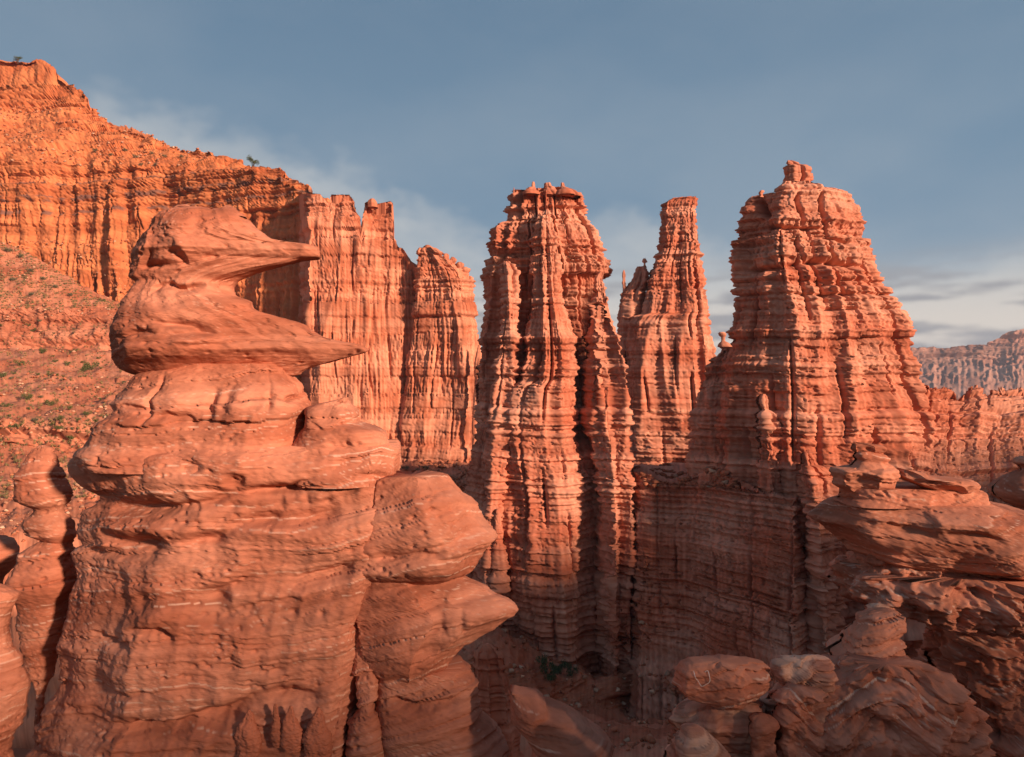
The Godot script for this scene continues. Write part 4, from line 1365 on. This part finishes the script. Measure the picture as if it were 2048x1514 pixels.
	# ribs between the body and the lobe
	rock(t, "rib", 23.6, [[1160, 722, 730], [1180, 718, 733], [1220, 712, 738], [1280, 706, 748], [1340, 702, 758], [1380, 701, 766], [1400, 704, 760], [1412, 706, 758], [1424, 700, 762], [1440, 697, 770], [1514, 690, 782], [1600, 680, 800], [4830, 560, 900]],
		over(o, {"kb": 1.0, "depth": [[1160, 12], [1400, 40], [1600, 70], [4830, 200]], "amount": [[0, 1.4, 0.0, 0.0]]}))
	rock(t, "rib", 23.5, [[1200, 700, 712], [1250, 690, 708], [1300, 680, 705], [1360, 668, 702], [1420, 662, 700], [1470, 655, 698], [1514, 640, 692], [1600, 620, 690], [4830, 500, 800]],
		over(o, {"kb": 1.0, "depth": [[1200, 10], [1400, 30], [1600, 60], [4830, 180]], "amount": [[0, 2.5, 0.0, 0.0]]}))
	for k in [[553, 1408, 14, 84], [581, 1412, 22, 88], [634, 1416, 28, 104], [495, 1420, 26, 88]]:
		cone(t, k[0], k[1], k[2], k[3], 22.3, 1.0)


func over(a: Dictionary, b: Dictionary) -> Dictionary:
	return a.merged(b, true)


func wider(rows: Array, by: float) -> Array:
	for r in rows:
		r[2] += by
	return rows


func cone(t: Node3D, x: float, y: float, w: float, h: float, d: float, rough: float) -> void:
	var lean := rng.randf_range(-3, 3)
	rock(t, "spike", d, [[y, x - 3 + lean, x + 3 + lean], [y + h * 0.1, x - w * 0.3 + lean, x + w * 0.35 + lean], [y + h * 0.3, x - w * 0.66, x + w * 0.62], [y + h * 0.55, x - w * 0.92, x + w], [y + h * 0.8, x - w * 0.85, x + w * 1.05], [y + h, x - w * 0.7, x + w * 0.9]],
		{"style": crumb_style, "mat": near_mat, "kb": 0.7, "res": 1.6, "gain": rough, "keep": 0.45})


func left_rocks() -> void:
	var o := {"style": near_style, "mat": near_mat, "soft": true, "amount": [[0, 0.8, 0.3, 0.8]]}
	var t := thing("rock_spire", "slim rock spire with a rounded cap and pinched waist beside the beaked hoodoo", "rock spire", Vector3(-16, GROUND_Y, -25.5))
	rock(t, "cap", 25.4, [[890, 78, 90], [895, 70, 99], [910, 59, 110], [930, 50, 124], [950, 45, 136], [970, 40, 144], [985, 36, 147], [998, 34, 145], [1006, 44, 141], [1013, 58, 135], [1020, 62, 133], [1027, 58, 136], [1035, 46, 147], [1044, 39, 152], [1054, 40, 153], [1066, 50, 151], [1076, 70, 143], [1084, 82, 135], [1092, 72, 136]], over(o, {"kb": 0.85, "plan": oval(2.4)}))
	rock(t, "shaft", 25.4, [[1080, 78, 135], [1092, 56, 137], [1104, 41, 144], [1116, 36, 149], [1132, 30, 153], [1150, 21, 152], [1164, 20, 149], [1182, 28, 143], [1204, 36, 137], [1250, 40, 130], [1300, 46, 116], [1350, 57, 106], [1400, 69, 92], [1440, 70, 84], [1500, 62, 92], [1700, 32, 112], [4700, -88, 302]], over(o, {"kb": 0.85, "plan": oval(2.4)}))
	t = thing("rock_pillar", "weathered pillar with a knobbed shoulder, in front of the slim spire", "rock pillar", Vector3(-17, GROUND_Y, -22))
	rock(t, "pillar", 22.5, [[1168, -40, 2], [1176, -50, 16], [1190, -60, 27], [1200, -64, 27], [1225, -70, 23], [1260, -70, 22], [1300, -70, 33], [1360, -76, 47], [1400, -80, 55], [1435, -80, 54], [1455, -80, 46], [1470, -80, 36], [1482, -80, 24], [1500, -80, 24], [1514, -80, 26], [1700, -120, 60], [5200, -300, 200]], over(o, {"kb": 0.8}))
	t = thing("boulder", "rounded dark knob of rock behind the weathered pillar", "boulder", Vector3(-20, GROUND_Y, -27))
	rock(t, "knob", 27.0, [[1076, -60, 4], [1082, -66, 18], [1094, -70, 27], [1110, -70, 28], [1130, -70, 22], [1150, -64, 8], [1165, -60, 0], [1400, -100, 0], [4500, -200, 60]], over(o, {"kb": 0.8}))


func right_rocks() -> void:
	var jagged := corners([Vector2(-1, -0.2), Vector2(-0.78, 0.55), Vector2(-0.25, 0.7), Vector2(0.1, 1.0), Vector2(0.72, 0.78), Vector2(1, 0.1), Vector2(0.8, -0.8), Vector2(-0.5, -1)], 2)
	var t := thing("hoodoo", "wide flat-topped hoodoo of stacked slabs over a pointed ledge, in front of the ridge", "rock formation", Vector3(17, GROUND_Y, -29))
	var d := 28.0
	var o := {"style": near_style, "mat": near_mat, "soft": true, "amount": [[0, 0.8, 0.3, 0.8]]}
	rock(t, "cap_slab", d, [[884, 1704, 1720], [887, 1698, 1748], [891, 1695, 1772], [896, 1693, 1776], [901, 1695, 1775], [905, 1700, 1768], [908, 1708, 1755]], over(o, {"kb": 0.7, "plan": jagged, "gain": 0.8}))
	rock(t, "neck", d, [[902, 1704, 1764], [908, 1702, 1770], [914, 1704, 1778], [919, 1708, 1780], [924, 1704, 1776], [932, 1698, 1790], [942, 1690, 1798]], over(o, {"kb": 0.8}))
	rock(t, "cap_slab", d, [[933, 1688, 1796], [937, 1668, 1800], [942, 1659, 1801], [949, 1658, 1800], [955, 1663, 1798], [960, 1661, 1796], [968, 1663, 1794], [975, 1674, 1790], [983, 1688, 1788]], over(o, {"plan": jagged, "kb": 0.8, "keep": 1.2}))
	rock(t, "cap_slab", 27.6, [[938, 1798, 1815], [941, 1792, 1832], [946, 1790, 1848], [953, 1790, 1864], [957, 1794, 1930], [960, 1800, 1946], [965, 1812, 1958], [970, 1826, 1962], [975, 1840, 1960], [980, 1860, 1952]], over(o, {"plan": jagged, "kb": 0.55, "depth": [[938, 24], [950, 44], [965, 60], [980, 46]]}))
	rock(t, "neck", 28.2, [[972, 1690, 1945], [982, 1688, 1958], [994, 1686, 1962], [1004, 1676, 1972]], over(o, {"plan": oval(3.0), "kb": 0.5, "amount": [[0, 1.6, 0.0, 0.0]]}))
	var rr := Relief.new(1600, 980, 2140, 1250, 26.0)
	rr.groove([[1730, 1054], [1780, 1050], [1830, 1060], [1880, 1074]], 14, 5, 14)
	rr.groove([[1880, 1068], [1930, 1062], [1990, 1076]], 9, 4, 10)
	rr.groove([[1880, 1094], [1930, 1106], [1990, 1108], [2080, 1112]], 12, 6, 12)
	rr.crack([[1780, 1004], [1745, 1024], [1720, 1050]], 5, 4, 5)
	rr.bump(1700, 1040, 50, 30, 8)
	rr.bump(1960, 1040, 90, 26, 10)
	rr.bump(1830, 1095, 90, 16, 10)
	rock(t, "ledge", 28.4, [[998, 1690, 1972], [1002, 1676, 1990], [1007, 1662, 2012], [1015, 1650, 2040], [1024, 1640, 2064], [1032, 1630, 2080], [1040, 1631, 2092], [1050, 1645, 2100], [1064, 1660, 2106], [1080, 1678, 2110], [1092, 1690, 2110], [1103, 1698, 2110], [1111, 1716, 2105], [1119, 1756, 2100], [1126, 1820, 2095]],
		over(o, {"plan": jagged, "keep": 1.25, "depth": [[998, 100], [1024, 150], [1090, 166], [1126, 130]], "amount": [[0, 1.0, 0.0, 1.0]], "relief": rr}))
	rock(t, "neck", 28.4, [[1100, 1720, 2090], [1112, 1706, 2090], [1126, 1700, 2090], [1140, 1692, 2095]], over(o, {"style": crag_style, "plan": oval(3.0), "kb": 0.55, "gain": 1.5, "amount": [[0, 1.0, 0.0, 1.0]]}))
	var r2 := Relief.new(1600, 1120, 2140, 1540, 25.4)
	r2.groove([[1680, 1168], [1760, 1172], [1860, 1180], [1960, 1186], [2060, 1180]], 6, 4, 8)
	r2.bump(1800, 1180, 80, 20, 10)
	r2.bump(1960, 1190, 30, 26, -16, 40.0)
	rock(t, "lower_ledge", 28.2, [[1132, 1698, 2100], [1140, 1682, 2106], [1148, 1675, 2110], [1160, 1671, 2114], [1172, 1672, 2116], [1184, 1688, 2116], [1196, 1704, 2116], [1208, 1728, 2114], [1220, 1790, 2110], [1228, 1840, 2106]],
		over(o, {"style": crag_style, "plan": oval(2.8), "depth": [[1132, 140], [1170, 166], [1228, 120]], "amount": [[0, 0.8, 0.0, 0.3]], "relief": r2}))
	rock(t, "pedestal", 28.6, [[1210, 1858, 2110], [1226, 1862, 2110], [1240, 1866, 2112], [1256, 1874, 2112], [1300, 1880, 2114], [1344, 1876, 2116], [1360, 1886, 2116], [1400, 1892, 2118], [1450, 1900, 2118], [1470, 1890, 2120], [1514, 1895, 2120], [1600, 1880, 2140], [4350, 1700, 2400]],
		over(o, {"style": crag_style, "plan": oval(3.4), "kb": 0.8, "depth": [[1210, 90], [1300, 110], [1514, 130], [4350, 300]], "amount": [[0, 1.2, 0.0, 0.8]]}))
	t = thing("boulder", "rounded rock shoulder beyond the flat-topped hoodoo", "boulder", Vector3(27, GROUND_Y, -36))
	rock(t, "top", 36.0, [[914, 2044, 2090], [918, 2034, 2100], [926, 2032, 2104], [932, 2040, 2100], [940, 2044, 2100], [946, 2034, 2110], [956, 2016, 2120], [970, 2004, 2126], [982, 1996, 2130], [992, 1996, 2130], [1002, 2008, 2128], [1014, 2030, 2124], [1030, 2040, 2120], [1200, 2030, 2140], [3600, 1950, 2300]], over(o, {"kb": 0.9}))


func low_rocks() -> void:
	var o := {"style": near_style, "mat": near_mat, "soft": true, "amount": [[0, 0.8, 0.0, 0.8]]}
	var t := thing("boulder", "smooth tilted slab with a raised hump, standing in the gap below the beaked hoodoo", "boulder", Vector3(2.5, GROUND_Y, -23))
	rock(t, "slab", 23.0, [[1379, 1018, 1034], [1384, 1019, 1070], [1389, 1020, 1086], [1398, 1021, 1100], [1408, 1022, 1104], [1416, 1022, 1112], [1420, 1023, 1134], [1430, 1026, 1152], [1444, 1034, 1170], [1458, 1044, 1188], [1472, 1052, 1206], [1482, 1058, 1216], [1490, 1060, 1218], [1504, 1062, 1214], [1530, 1060, 1212], [1700, 1040, 1240], [5100, 900, 1400]],
		over(o, {"plan": oval(2.8), "depth": [[1379, 24], [1410, 70], [1490, 96], [5100, 260]]}))
	var w := {"style": crag_style, "mat": near_mat, "soft": true, "amount": [[0, 1.0, 0.0, 0.3]]}
	t = thing("rock_ledge", "knobbly eroded ledge of veined rock with a snout-like boulder, below the flat-topped hoodoo", "rock ledge", Vector3(9, GROUND_Y, -21))
	var pale := pale_crag()
	rock(t, "ledge_base", 22.2, [[1392, 1560, 1720], [1400, 1440, 1860], [1412, 1396, 1900], [1430, 1374, 1930], [1450, 1366, 1940], [1480, 1372, 1944], [1514, 1352, 1950], [1700, 1330, 1980], [5300, 1150, 2200]], over(w, {"plan": oval(3.4), "res": 4.0, "depth": [[1392, 40], [1420, 80], [1514, 110], [5300, 300]]}))
	rock(t, "snout", 20.0, [[1316, 1404, 1470], [1319, 1382, 1496], [1326, 1370, 1516], [1338, 1363, 1530], [1350, 1359, 1540], [1362, 1354, 1546], [1374, 1351, 1547], [1384, 1353, 1540], [1392, 1366, 1524], [1400, 1402, 1512], [1410, 1436, 1504]],
		over(o, {"plan": corners([Vector2(-1, -0.4), Vector2(-0.9, 0.5), Vector2(-0.4, 0.7), Vector2(0.2, 1.0), Vector2(0.8, 0.5), Vector2(1, -0.3), Vector2(0.2, -1)], 3), "depth": [[1316, 30], [1340, 56], [1376, 62], [1410, 34]], "style": near_style, "amount": [[0, 1.8, 0.0, 1.5]], "keep": 1.2}))
	stands.clear()
	remember(t)
	rock(t, "stalk", 20.4, [[1392, 1400, 1520], [1402, 1388, 1526], [1412, 1370, 1528], [1424, 1358, 1532], [1436, 1352, 1532], [1446, 1362, 1530], [1456, 1368, 1532], [1470, 1386, 1536], [1490, 1396, 1542], [1530, 1396, 1548], [1700, 1380, 1560], [5700, 1200, 1700]], over(w, {"kb": 0.7, "style": pale, "keep": 0.8}))
	rock(t, "pale_stone", 18.7, [[1450, 1374, 1392], [1455, 1366, 1402], [1464, 1364, 1412], [1476, 1356, 1424], [1484, 1350, 1432], [1494, 1346, 1442], [1514, 1340, 1456], [1540, 1336, 1462], [1700, 1330, 1480], [6100, 1200, 1600]], over(w, {"kb": 0.8, "style": pale, "keep": 0.5}))
	rock(t, "crag", 20.6, [[1310, 1608, 1632], [1315, 1590, 1642], [1320, 1546, 1650], [1328, 1540, 1656], [1340, 1541, 1664], [1352, 1552, 1668], [1366, 1560, 1668], [1380, 1550, 1668], [1396, 1540, 1664], [1410, 1536, 1662], [1426, 1530, 1664], [1460, 1530, 1670], [1700, 1500, 1700], [5600, 1400, 1800]], over(w, {"kb": 0.7, "style": pale, "keep": 0.9}))
	rock(t, "crag", 19.8, [[1372, 1585, 1610], [1378, 1560, 1630], [1388, 1548, 1640], [1396, 1546, 1636], [1404, 1556, 1620], [1416, 1552, 1630], [1440, 1550, 1640], [1514, 1545, 1650], [1700, 1540, 1660], [5700, 1450, 1720]], over(w, {"kb": 0.7, "keep": 0.7}))
	rock(t, "crag", 19.4, [[1428, 1505, 1530], [1436, 1496, 1546], [1452, 1494, 1552], [1470, 1498, 1548], [1514, 1490, 1560], [1700, 1480, 1570], [5700, 1400, 1640]], over(w, {"kb": 0.8, "keep": 0.6}))
	rock(t, "knob", 21.8, [[1221, 1762, 1792], [1226, 1748, 1802], [1234, 1736, 1808], [1244, 1724, 1812], [1254, 1710, 1812], [1262, 1702, 1808], [1270, 1696, 1800], [1276, 1690, 1806], [1284, 1684, 1824], [1296, 1670, 1832], [1308, 1654, 1834], [1320, 1650, 1832], [1334, 1650, 1830], [1360, 1660, 1830]], over(o, {"plan": oval(2.6), "kb": 0.7, "amount": [[0, 1.8, 0.0, 1.5]], "keep": 1.2}))
	var er := Relief.new(1440, 1310, 1980, 1540, 19.0)
	er.crack([[1850, 1380], [1850, 1430], [1862, 1470]], 12, 30, 5)
	er.bump(1660, 1420, 60, 30, 10)
	er.bump(1800, 1400, 50, 40, 12)
	er.bump(1740, 1470, 40, 16, -14)
	er.groove([[1560, 1472], [1660, 1470], [1740, 1452], [1840, 1474]], 20, 8, 14)
	rock(t, "hump", 20.9, [[1316, 1700, 1820], [1326, 1676, 1850], [1340, 1652, 1876], [1360, 1630, 1898], [1376, 1616, 1912], [1400, 1600, 1926], [1424, 1588, 1934], [1444, 1576, 1942], [1456, 1568, 1944], [1466, 1566, 1934], [1474, 1566, 1904], [1484, 1556, 1880], [1500, 1540, 1872], [1530, 1520, 1870], [1700, 1480, 1900], [5500, 1300, 2100]],
		over(w, {"plan": oval(2.8), "depth": [[1316, 60], [1400, 116], [1460, 128], [1490, 116], [5500, 300]], "relief": er, "amount": [[0, 0.8, 0.0, 0.5]], "keep": 0.7}))
	t = thing("boulder", "small crumbly stone resting above the round knob of the eroded ledge", "boulder", Vector3(13, -7.2, -25))
	rock(t, "stone", 23.5, [[1208, 1748, 1766], [1211, 1740, 1774], [1217, 1735, 1779], [1224, 1736, 1780], [1232, 1740, 1778], [1250, 1738, 1780]], over(w, {"kb": 0.9, "style": pale, "keep": 0.4}))


func pale_crag() -> Style:
	var s := new_style()
	s.setup(29, [0.1, 0.5, 1.2, 1.0, 1.2], [0.04, 0.15, 1.2, 0.8, 1.0], [[0.08, 0.4, 0.8], [0.03, 0.1, 0.5]], [0.5, 1.5], -20.0, 8.0, 0.008)
	s.thick = 0.12
	s.thin = 0.05
	s.lateral = 0.8
	s.scallop = 0.2
	s.scallop_f = 0.9
	s.warp = 0.35
	s.warp_f = 0.5
	s.mask_f = 0.8
	s.joint = 0.05
	s.rib = 0.0
	s.master = 0.0
	s.lump = 0.45
	s.lump_f = 0.8
	s.rough = 0.08
	s.rough_f = 2.5
	s.base = Color(0.41, 0.16, 0.1)
	s.other = Color(0.5, 0.29, 0.2)
	s.tone_amp = 0.35
	return s


# ------------------------------------------------------------------ plants
func leaf_mesh(seed_: int, count: int, flat: float, col: Color) -> ArrayMesh:
	var r := RandomNumberGenerator.new()
	r.seed = seed_
	var st := SurfaceTool.new()
	st.begin(Mesh.PRIMITIVE_TRIANGLES)
	var clumps := []
	for k in 9:
		clumps.append([Vector3(r.randf_range(-0.55, 0.55), r.randf_range(0.3, 0.8) * flat, r.randf_range(-0.55, 0.55)), r.randf_range(0.22, 0.42)])
	for k in count:
		var c: Array = clumps[r.randi() % clumps.size()]
		var v := Vector3(r.randfn(), r.randfn() * 0.8, r.randfn()).normalized() * pow(r.randf(), 0.4) * float(c[1])
		var p: Vector3 = c[0] + v
		p.y = maxf(p.y, 0.03)
		var a := Vector3(r.randfn(), r.randfn(), r.randfn()).normalized()
		var b := a.cross(Vector3(r.randfn(), r.randfn(), r.randfn())).normalized()
		var sz := r.randf_range(0.04, 0.085)
		st.set_color(col * r.randf_range(0.7, 1.35))
		st.add_vertex(p + a * sz)
		st.add_vertex(p + b * sz * 0.5)
		st.add_vertex(p - a * sz)
		st.add_vertex(p + a * sz)
		st.add_vertex(p - a * sz)
		st.add_vertex(p - b * sz * 0.5)
	st.generate_normals()
	return st.commit()


func stem_mesh(seed_: int, tall: float, thick: float) -> ArrayMesh:
	var r := RandomNumberGenerator.new()
	r.seed = seed_
	var st := SurfaceTool.new()
	st.begin(Mesh.PRIMITIVE_TRIANGLES)
	for k in 7:
		var a := Vector3(r.randf_range(-0.05, 0.05), -0.35, r.randf_range(-0.05, 0.05))
		var b := Vector3(r.randf_range(-0.4, 0.4), r.randf_range(0.5, 1.0) * tall, r.randf_range(-0.4, 0.4))
		for q in 5:
			var w0 := thick
			var t0 := TAU * q / 5.0
			var t1 := TAU * (q + 1) / 5.0
			var u0 := Vector3(cos(t0), 0, sin(t0))
			var u1 := Vector3(cos(t1), 0, sin(t1))
			for v in [a + u0 * w0, b + u0 * w0 * 0.3, b + u1 * w0 * 0.3, a + u0 * w0, b + u1 * w0 * 0.3, a + u1 * w0]:
				st.set_color(Color(0.12, 0.08, 0.06))
				st.add_vertex(v)
	st.generate_normals()
	return st.commit()


func shrub(at_: Vector3, size: float, kind: int, called: String, label: String, category: String, group: String) -> void:
	var o := thing(called, label, category, at_ - Vector3(0, 0.1 * size, 0), group)
	o.rotation.y = rng.randf() * TAU
	o.scale = Vector3.ONE * size * 1.35
	put(o, "foliage", leaf[kind], leaf_mat)
	put(o, "stems" if called == "shrub" else "trunk", stem[kind], far_mat)


var leaf := []
var stem := []
var leaf_mat: StandardMaterial3D


func stone_mesh(seed_: int) -> ArrayMesh:
	var r := RandomNumberGenerator.new()
	r.seed = seed_
	var st := SurfaceTool.new()
	st.begin(Mesh.PRIMITIVE_TRIANGLES)
	var box := []
	for k in 14:
		var v := Vector3(r.randfn(), r.randfn() * 0.7, r.randfn()).normalized()
		box.append(v * Vector3(1.0, 0.7, 0.85) * r.randf_range(0.75, 1.05))
	# convex hull, face by face
	for i in 14:
		for j in range(i + 1, 14):
			for k in range(j + 1, 14):
				var a: Vector3 = box[i]
				var b: Vector3 = box[j]
				var c: Vector3 = box[k]
				var n := (b - a).cross(c - a)
				var pos := 0
				var neg := 0
				for m in 14:
					if m == i or m == j or m == k:
						continue
					if n.dot(box[m] - a) > 0.0:
						pos += 1
					else:
						neg += 1
				if pos == 0:
					st.add_vertex(a)
					st.add_vertex(c)
					st.add_vertex(b)
				elif neg == 0:
					st.add_vertex(a)
					st.add_vertex(b)
					st.add_vertex(c)
	st.set_smooth_group(-1)
	st.generate_normals()
	return st.commit()


func rubble(called: String, label: String, boxes: Array, count: int, lo: float, hi: float, seed_: int, pale: float) -> void:
	var r := RandomNumberGenerator.new()
	r.seed = seed_
	var places: Array[Transform3D] = []
	var tints: Array[Color] = []
	for k in count * 3:
		if places.size() >= count:
			break
		var b: Array = boxes[r.randi() % boxes.size()]
		var px := r.randf_range(b[0], b[2])
		var py := r.randf_range(b[1], b[3])
		if noise.get_noise_2d(px * 0.02, py * 0.03) < r.randf_range(-0.4, 0.5):
			continue
		var p := standing(px, py)
		if p == Vector3.INF:
			continue
		var sz := lerpf(lo, hi, pow(r.randf(), 4.0))
		var bs := Basis.from_euler(Vector3(r.randf_range(-0.4, 0.4), r.randf() * TAU, r.randf_range(-0.4, 0.4))).scaled(Vector3.ONE * sz)
		places.append(Transform3D(bs, p + Vector3(r.randf_range(-0.3, 0.3), sz * 0.2, r.randf_range(-0.3, 0.3))))
		var c := Color(0.36, 0.13, 0.07).lerp(Color(0.5, 0.33, 0.22), 0.0 if r.randf() > pale else r.randf_range(0.4, 1.0))
		tints.append(c * r.randf_range(0.75, 1.25))
	var mm := MultiMesh.new()
	mm.transform_format = MultiMesh.TRANSFORM_3D
	mm.use_colors = true
	mm.mesh = stone_mesh(seed_)
	mm.instance_count = places.size()
	for k in places.size():
		mm.set_instance_transform(k, places[k])
		mm.set_instance_color(k, tints[k])
	var mi := MultiMeshInstance3D.new()
	mi.name = numbered(called)
	mi.multimesh = mm
	mi.material_override = far_mat
	add_child(mi)
	mi.set_meta("kind", "stuff")
	mi.set_meta("label", label)
	mi.set_meta("category", "rubble")


func tuft_mesh() -> ArrayMesh:
	var r := RandomNumberGenerator.new()
	r.seed = 9
	var st := SurfaceTool.new()
	st.begin(Mesh.PRIMITIVE_TRIANGLES)
	for k in 26:
		var a := r.randf() * TAU
		var root := Vector3(cos(a), 0, sin(a)) * r.randf_range(0.0, 0.16)
		var tip := root + Vector3(cos(a) * r.randf_range(0.1, 0.5), r.randf_range(0.3, 0.8), sin(a) * r.randf_range(0.1, 0.5))
		var w := Vector3(-sin(a), 0, cos(a)) * 0.035
		st.add_vertex(root - w)
		st.add_vertex(tip)
		st.add_vertex(root + w)
	st.generate_normals()
	return st.commit()


func dry_grass() -> void:
	var r := RandomNumberGenerator.new()
	r.seed = 41
	var places: Array[Transform3D] = []
	var tints: Array[Color] = []
	for k in 9000:
		var px := r.randf_range(-10, 260)
		var py := r.randf_range(485, 620) if k % 3 else r.randf_range(640, 1000)
		if noise.get_noise_2d(px * 0.03 + 20.0, py * 0.045) < r.randf_range(-0.5, 0.5):
			continue
		var p := standing(px, py)
		if p == Vector3.INF or p.z < -325.0:
			continue
		var sz := r.randf_range(0.5, 1.3)
		places.append(Transform3D(Basis.from_euler(Vector3(0, r.randf() * TAU, 0)).scaled(Vector3.ONE * sz), p + Vector3(r.randf_range(-0.6, 0.6), -0.05, r.randf_range(-0.4, 0.4))))
		tints.append(Color(0.26, 0.19, 0.075).lerp(Color(0.17, 0.16, 0.07), r.randf()) * r.randf_range(0.8, 1.25))
	var mm := MultiMesh.new()
	mm.transform_format = MultiMesh.TRANSFORM_3D
	mm.use_colors = true
	mm.mesh = tuft_mesh()
	mm.instance_count = places.size()
	for k in places.size():
		mm.set_instance_transform(k, places[k])
		mm.set_instance_color(k, tints[k])
	var mi := MultiMeshInstance3D.new()
	mi.name = "dry_grass"
	mi.multimesh = mm
	mi.material_override = leaf_mat
	add_child(mi)
	mi.set_meta("kind", "stuff")
	mi.set_meta("label", "olive and straw-coloured dry grass on the slope below the cliff")
	mi.set_meta("category", "grass")


func plants() -> void:
	leaf_mat = StandardMaterial3D.new()
	leaf_mat.vertex_color_use_as_albedo = true
	leaf_mat.roughness = 0.8
	leaf_mat.backlight = Color(0.15, 0.15, 0.1)
	leaf = [leaf_mesh(1, 700, 1.0, Color(0.085, 0.1, 0.028)), leaf_mesh(2, 600, 0.8, Color(0.11, 0.11, 0.06)), leaf_mesh(3, 800, 1.3, Color(0.06, 0.08, 0.03))]
	stem = [stem_mesh(1, 0.5, 0.03), stem_mesh(2, 0.4, 0.03), stem_mesh(3, 0.9, 0.05)]
	var group := "desert scrub on the rubble slope"
	for k in [[87, 707, 1.5], [39, 730, 1.6], [134, 729, 1.2], [180, 736, 2.3], [168, 742, 1.6], [5, 753, 1.4], [98, 751, 1.0], [53, 797, 1.4], [103, 808, 1.6], [172, 829, 1.0], [21, 858, 0.9], [211, 834, 0.8], [122, 839, 1.0], [105, 851, 0.8], [198, 803, 0.7], [197, 718, 0.8], [110, 725, 0.9], [30, 640, 0.9], [207, 602, 1.3], [70, 660, 0.8], [150, 700, 0.8], [12, 815, 0.9]]:
		var p := standing(k[0], k[1])
		if p != Vector3.INF:
			shrub(p, k[2], 0, "shrub", "small green shrub on the rubble slope below the orange cliff", "shrub", group)
	for k in 46:
		var p := standing(rng.randf_range(0, 245), rng.randf_range(640, 900))
		if p != Vector3.INF:
			shrub(p, rng.randf_range(0.45, 0.95), 1 if k % 3 == 0 else 0, "shrub", "low tuft of scrub among the stones of the rubble slope", "shrub", "tufts of scrub on the rubble slope")
	for k in [[18, 500, 1.8], [40, 512, 1.6], [60, 540, 1.5], [85, 556, 1.5], [25, 560, 1.6], [110, 575, 1.4], [140, 590, 1.3], [60, 590, 1.4]]:
		var p := standing(k[0], k[1])
		if p != Vector3.INF:
			shrub(p, k[2], 1, "shrub", "dull olive shrub on the steep slope right under the orange cliff", "shrub", "olive scrub under the cliff")
	for k in [[250, 300, 1.4], [270, 312, 1.6], [300, 305, 1.3], [330, 315, 1.3], [220, 310, 1.4], [360, 312, 1.2], [190, 300, 1.5], [280, 330, 1.2], [310, 328, 1.2]]:
		var p := standing(k[0], k[1])
		if p != Vector3.INF:
			shrub(p, k[2], 1, "shrub", "grey-green shrub on the sloping terrace above the banded cliff", "shrub", "scrub on the terrace")
	for k in [[786, 928, 2.6], [810, 938, 1.4], [832, 940, 1.2], [850, 936, 1.3]]:
		var p := standing(k[0], k[1])
		if p != Vector3.INF:
			shrub(p, k[2], 1, "shrub", "dark shrub on the rocky bench at the foot of the fluted fins", "shrub", "scrub at the foot of the fins")
	for k in [[955, 1140, 2.0], [975, 1150, 1.6], [1040, 1190, 1.2], [1078, 1212, 1.6], [1090, 1340, 1.8], [1120, 1345, 1.6], [1105, 1360, 1.8], [1140, 1350, 1.5], [1010, 1170, 1.2]]:
		var p := standing(k[0], k[1])
		if p != Vector3.INF:
			shrub(p, k[2], 2, "shrub", "dark green bush in the shadowed gully beside the dark red tower", "shrub", "bushes in the gully")
	for k in [[505, 326, 2.6, "lone juniper on the rim of the orange cliff beside the fins"], [45, 110, 2.0, "tiny juniper on the highest rim of the orange cliff"]]:
		var p := standing(k[0], k[1])
		if p != Vector3.INF:
			shrub(p, k[2], 2, "juniper_tree", k[3], "tree", "")
	dry_grass()
	rubble("rubble", "scattered stones and gravel on the slope below the cliff", [[-20, 480, 260, 640], [-20, 690, 260, 1080]], 3500, 0.1, 0.8, 3, 0.4)
	rubble("rubble", "fallen stones on the terrace above the banded cliff", [[0, 215, 420, 330]], 1200, 0.2, 1.1, 4, 0.4)
	rubble("rubble", "fallen blocks and gravel in the shadowed gully", [[900, 1110, 1300, 1500], [1300, 1330, 1640, 1500]], 2500, 0.12, 1.0, 5, 0.3)
	rubble("rubble", "fallen blocks on the ledge above the curved amphitheatre wall", [[1225, 925, 1480, 975]], 500, 0.2, 1.2, 8, 0.1)
	rubble("rubble", "broken blocks on the bench at the foot of the fins", [[770, 920, 960, 1010]], 700, 0.2, 1.3, 6, 0.1)


# the climber's cord left on the boulder
func cord() -> void:
	var pts := []
	for k in [[1386, 1341], [1389, 1352], [1395, 1363], [1400, 1370], [1409, 1370], [1416, 1361], [1418, 1348], [1413, 1341], [1408, 1340]]:
		var p := standing(k[0], k[1])
		if p != Vector3.INF and p.z > -30.0:
			pts.append(p + Vector3(0, 0.01, 0.03))
	if pts.size() > 4:
		var co := thing("cord", "thin white cord looped over the snout-like boulder", "cord", pts[0])
		var crv := Curve3D.new()
		for p in pts:
			crv.add_point(p - co.position)
		var st := SurfaceTool.new()
		st.begin(Mesh.PRIMITIVE_TRIANGLES)
		var n := 60
		for i in n + 1:
			var c := crv.sample_baked(crv.get_baked_length() * i / n, true)
			for q in 6:
				var a := TAU * q / 6.0
				st.set_color(Color(0.7, 0.68, 0.62))
				st.add_vertex(c + Vector3(cos(a), sin(a), 0) * 0.009 + Vector3(0, 0, sin(a)) * 0.006)
		for i in n:
			for q in 6:
				var a := i * 6 + q
				var b := i * 6 + (q + 1) % 6
				for v in [a, b, b + 6, a, b + 6, a + 6]:
					st.add_index(v)
		st.generate_normals()
		put(co, "loop", st.commit(), far_mat)
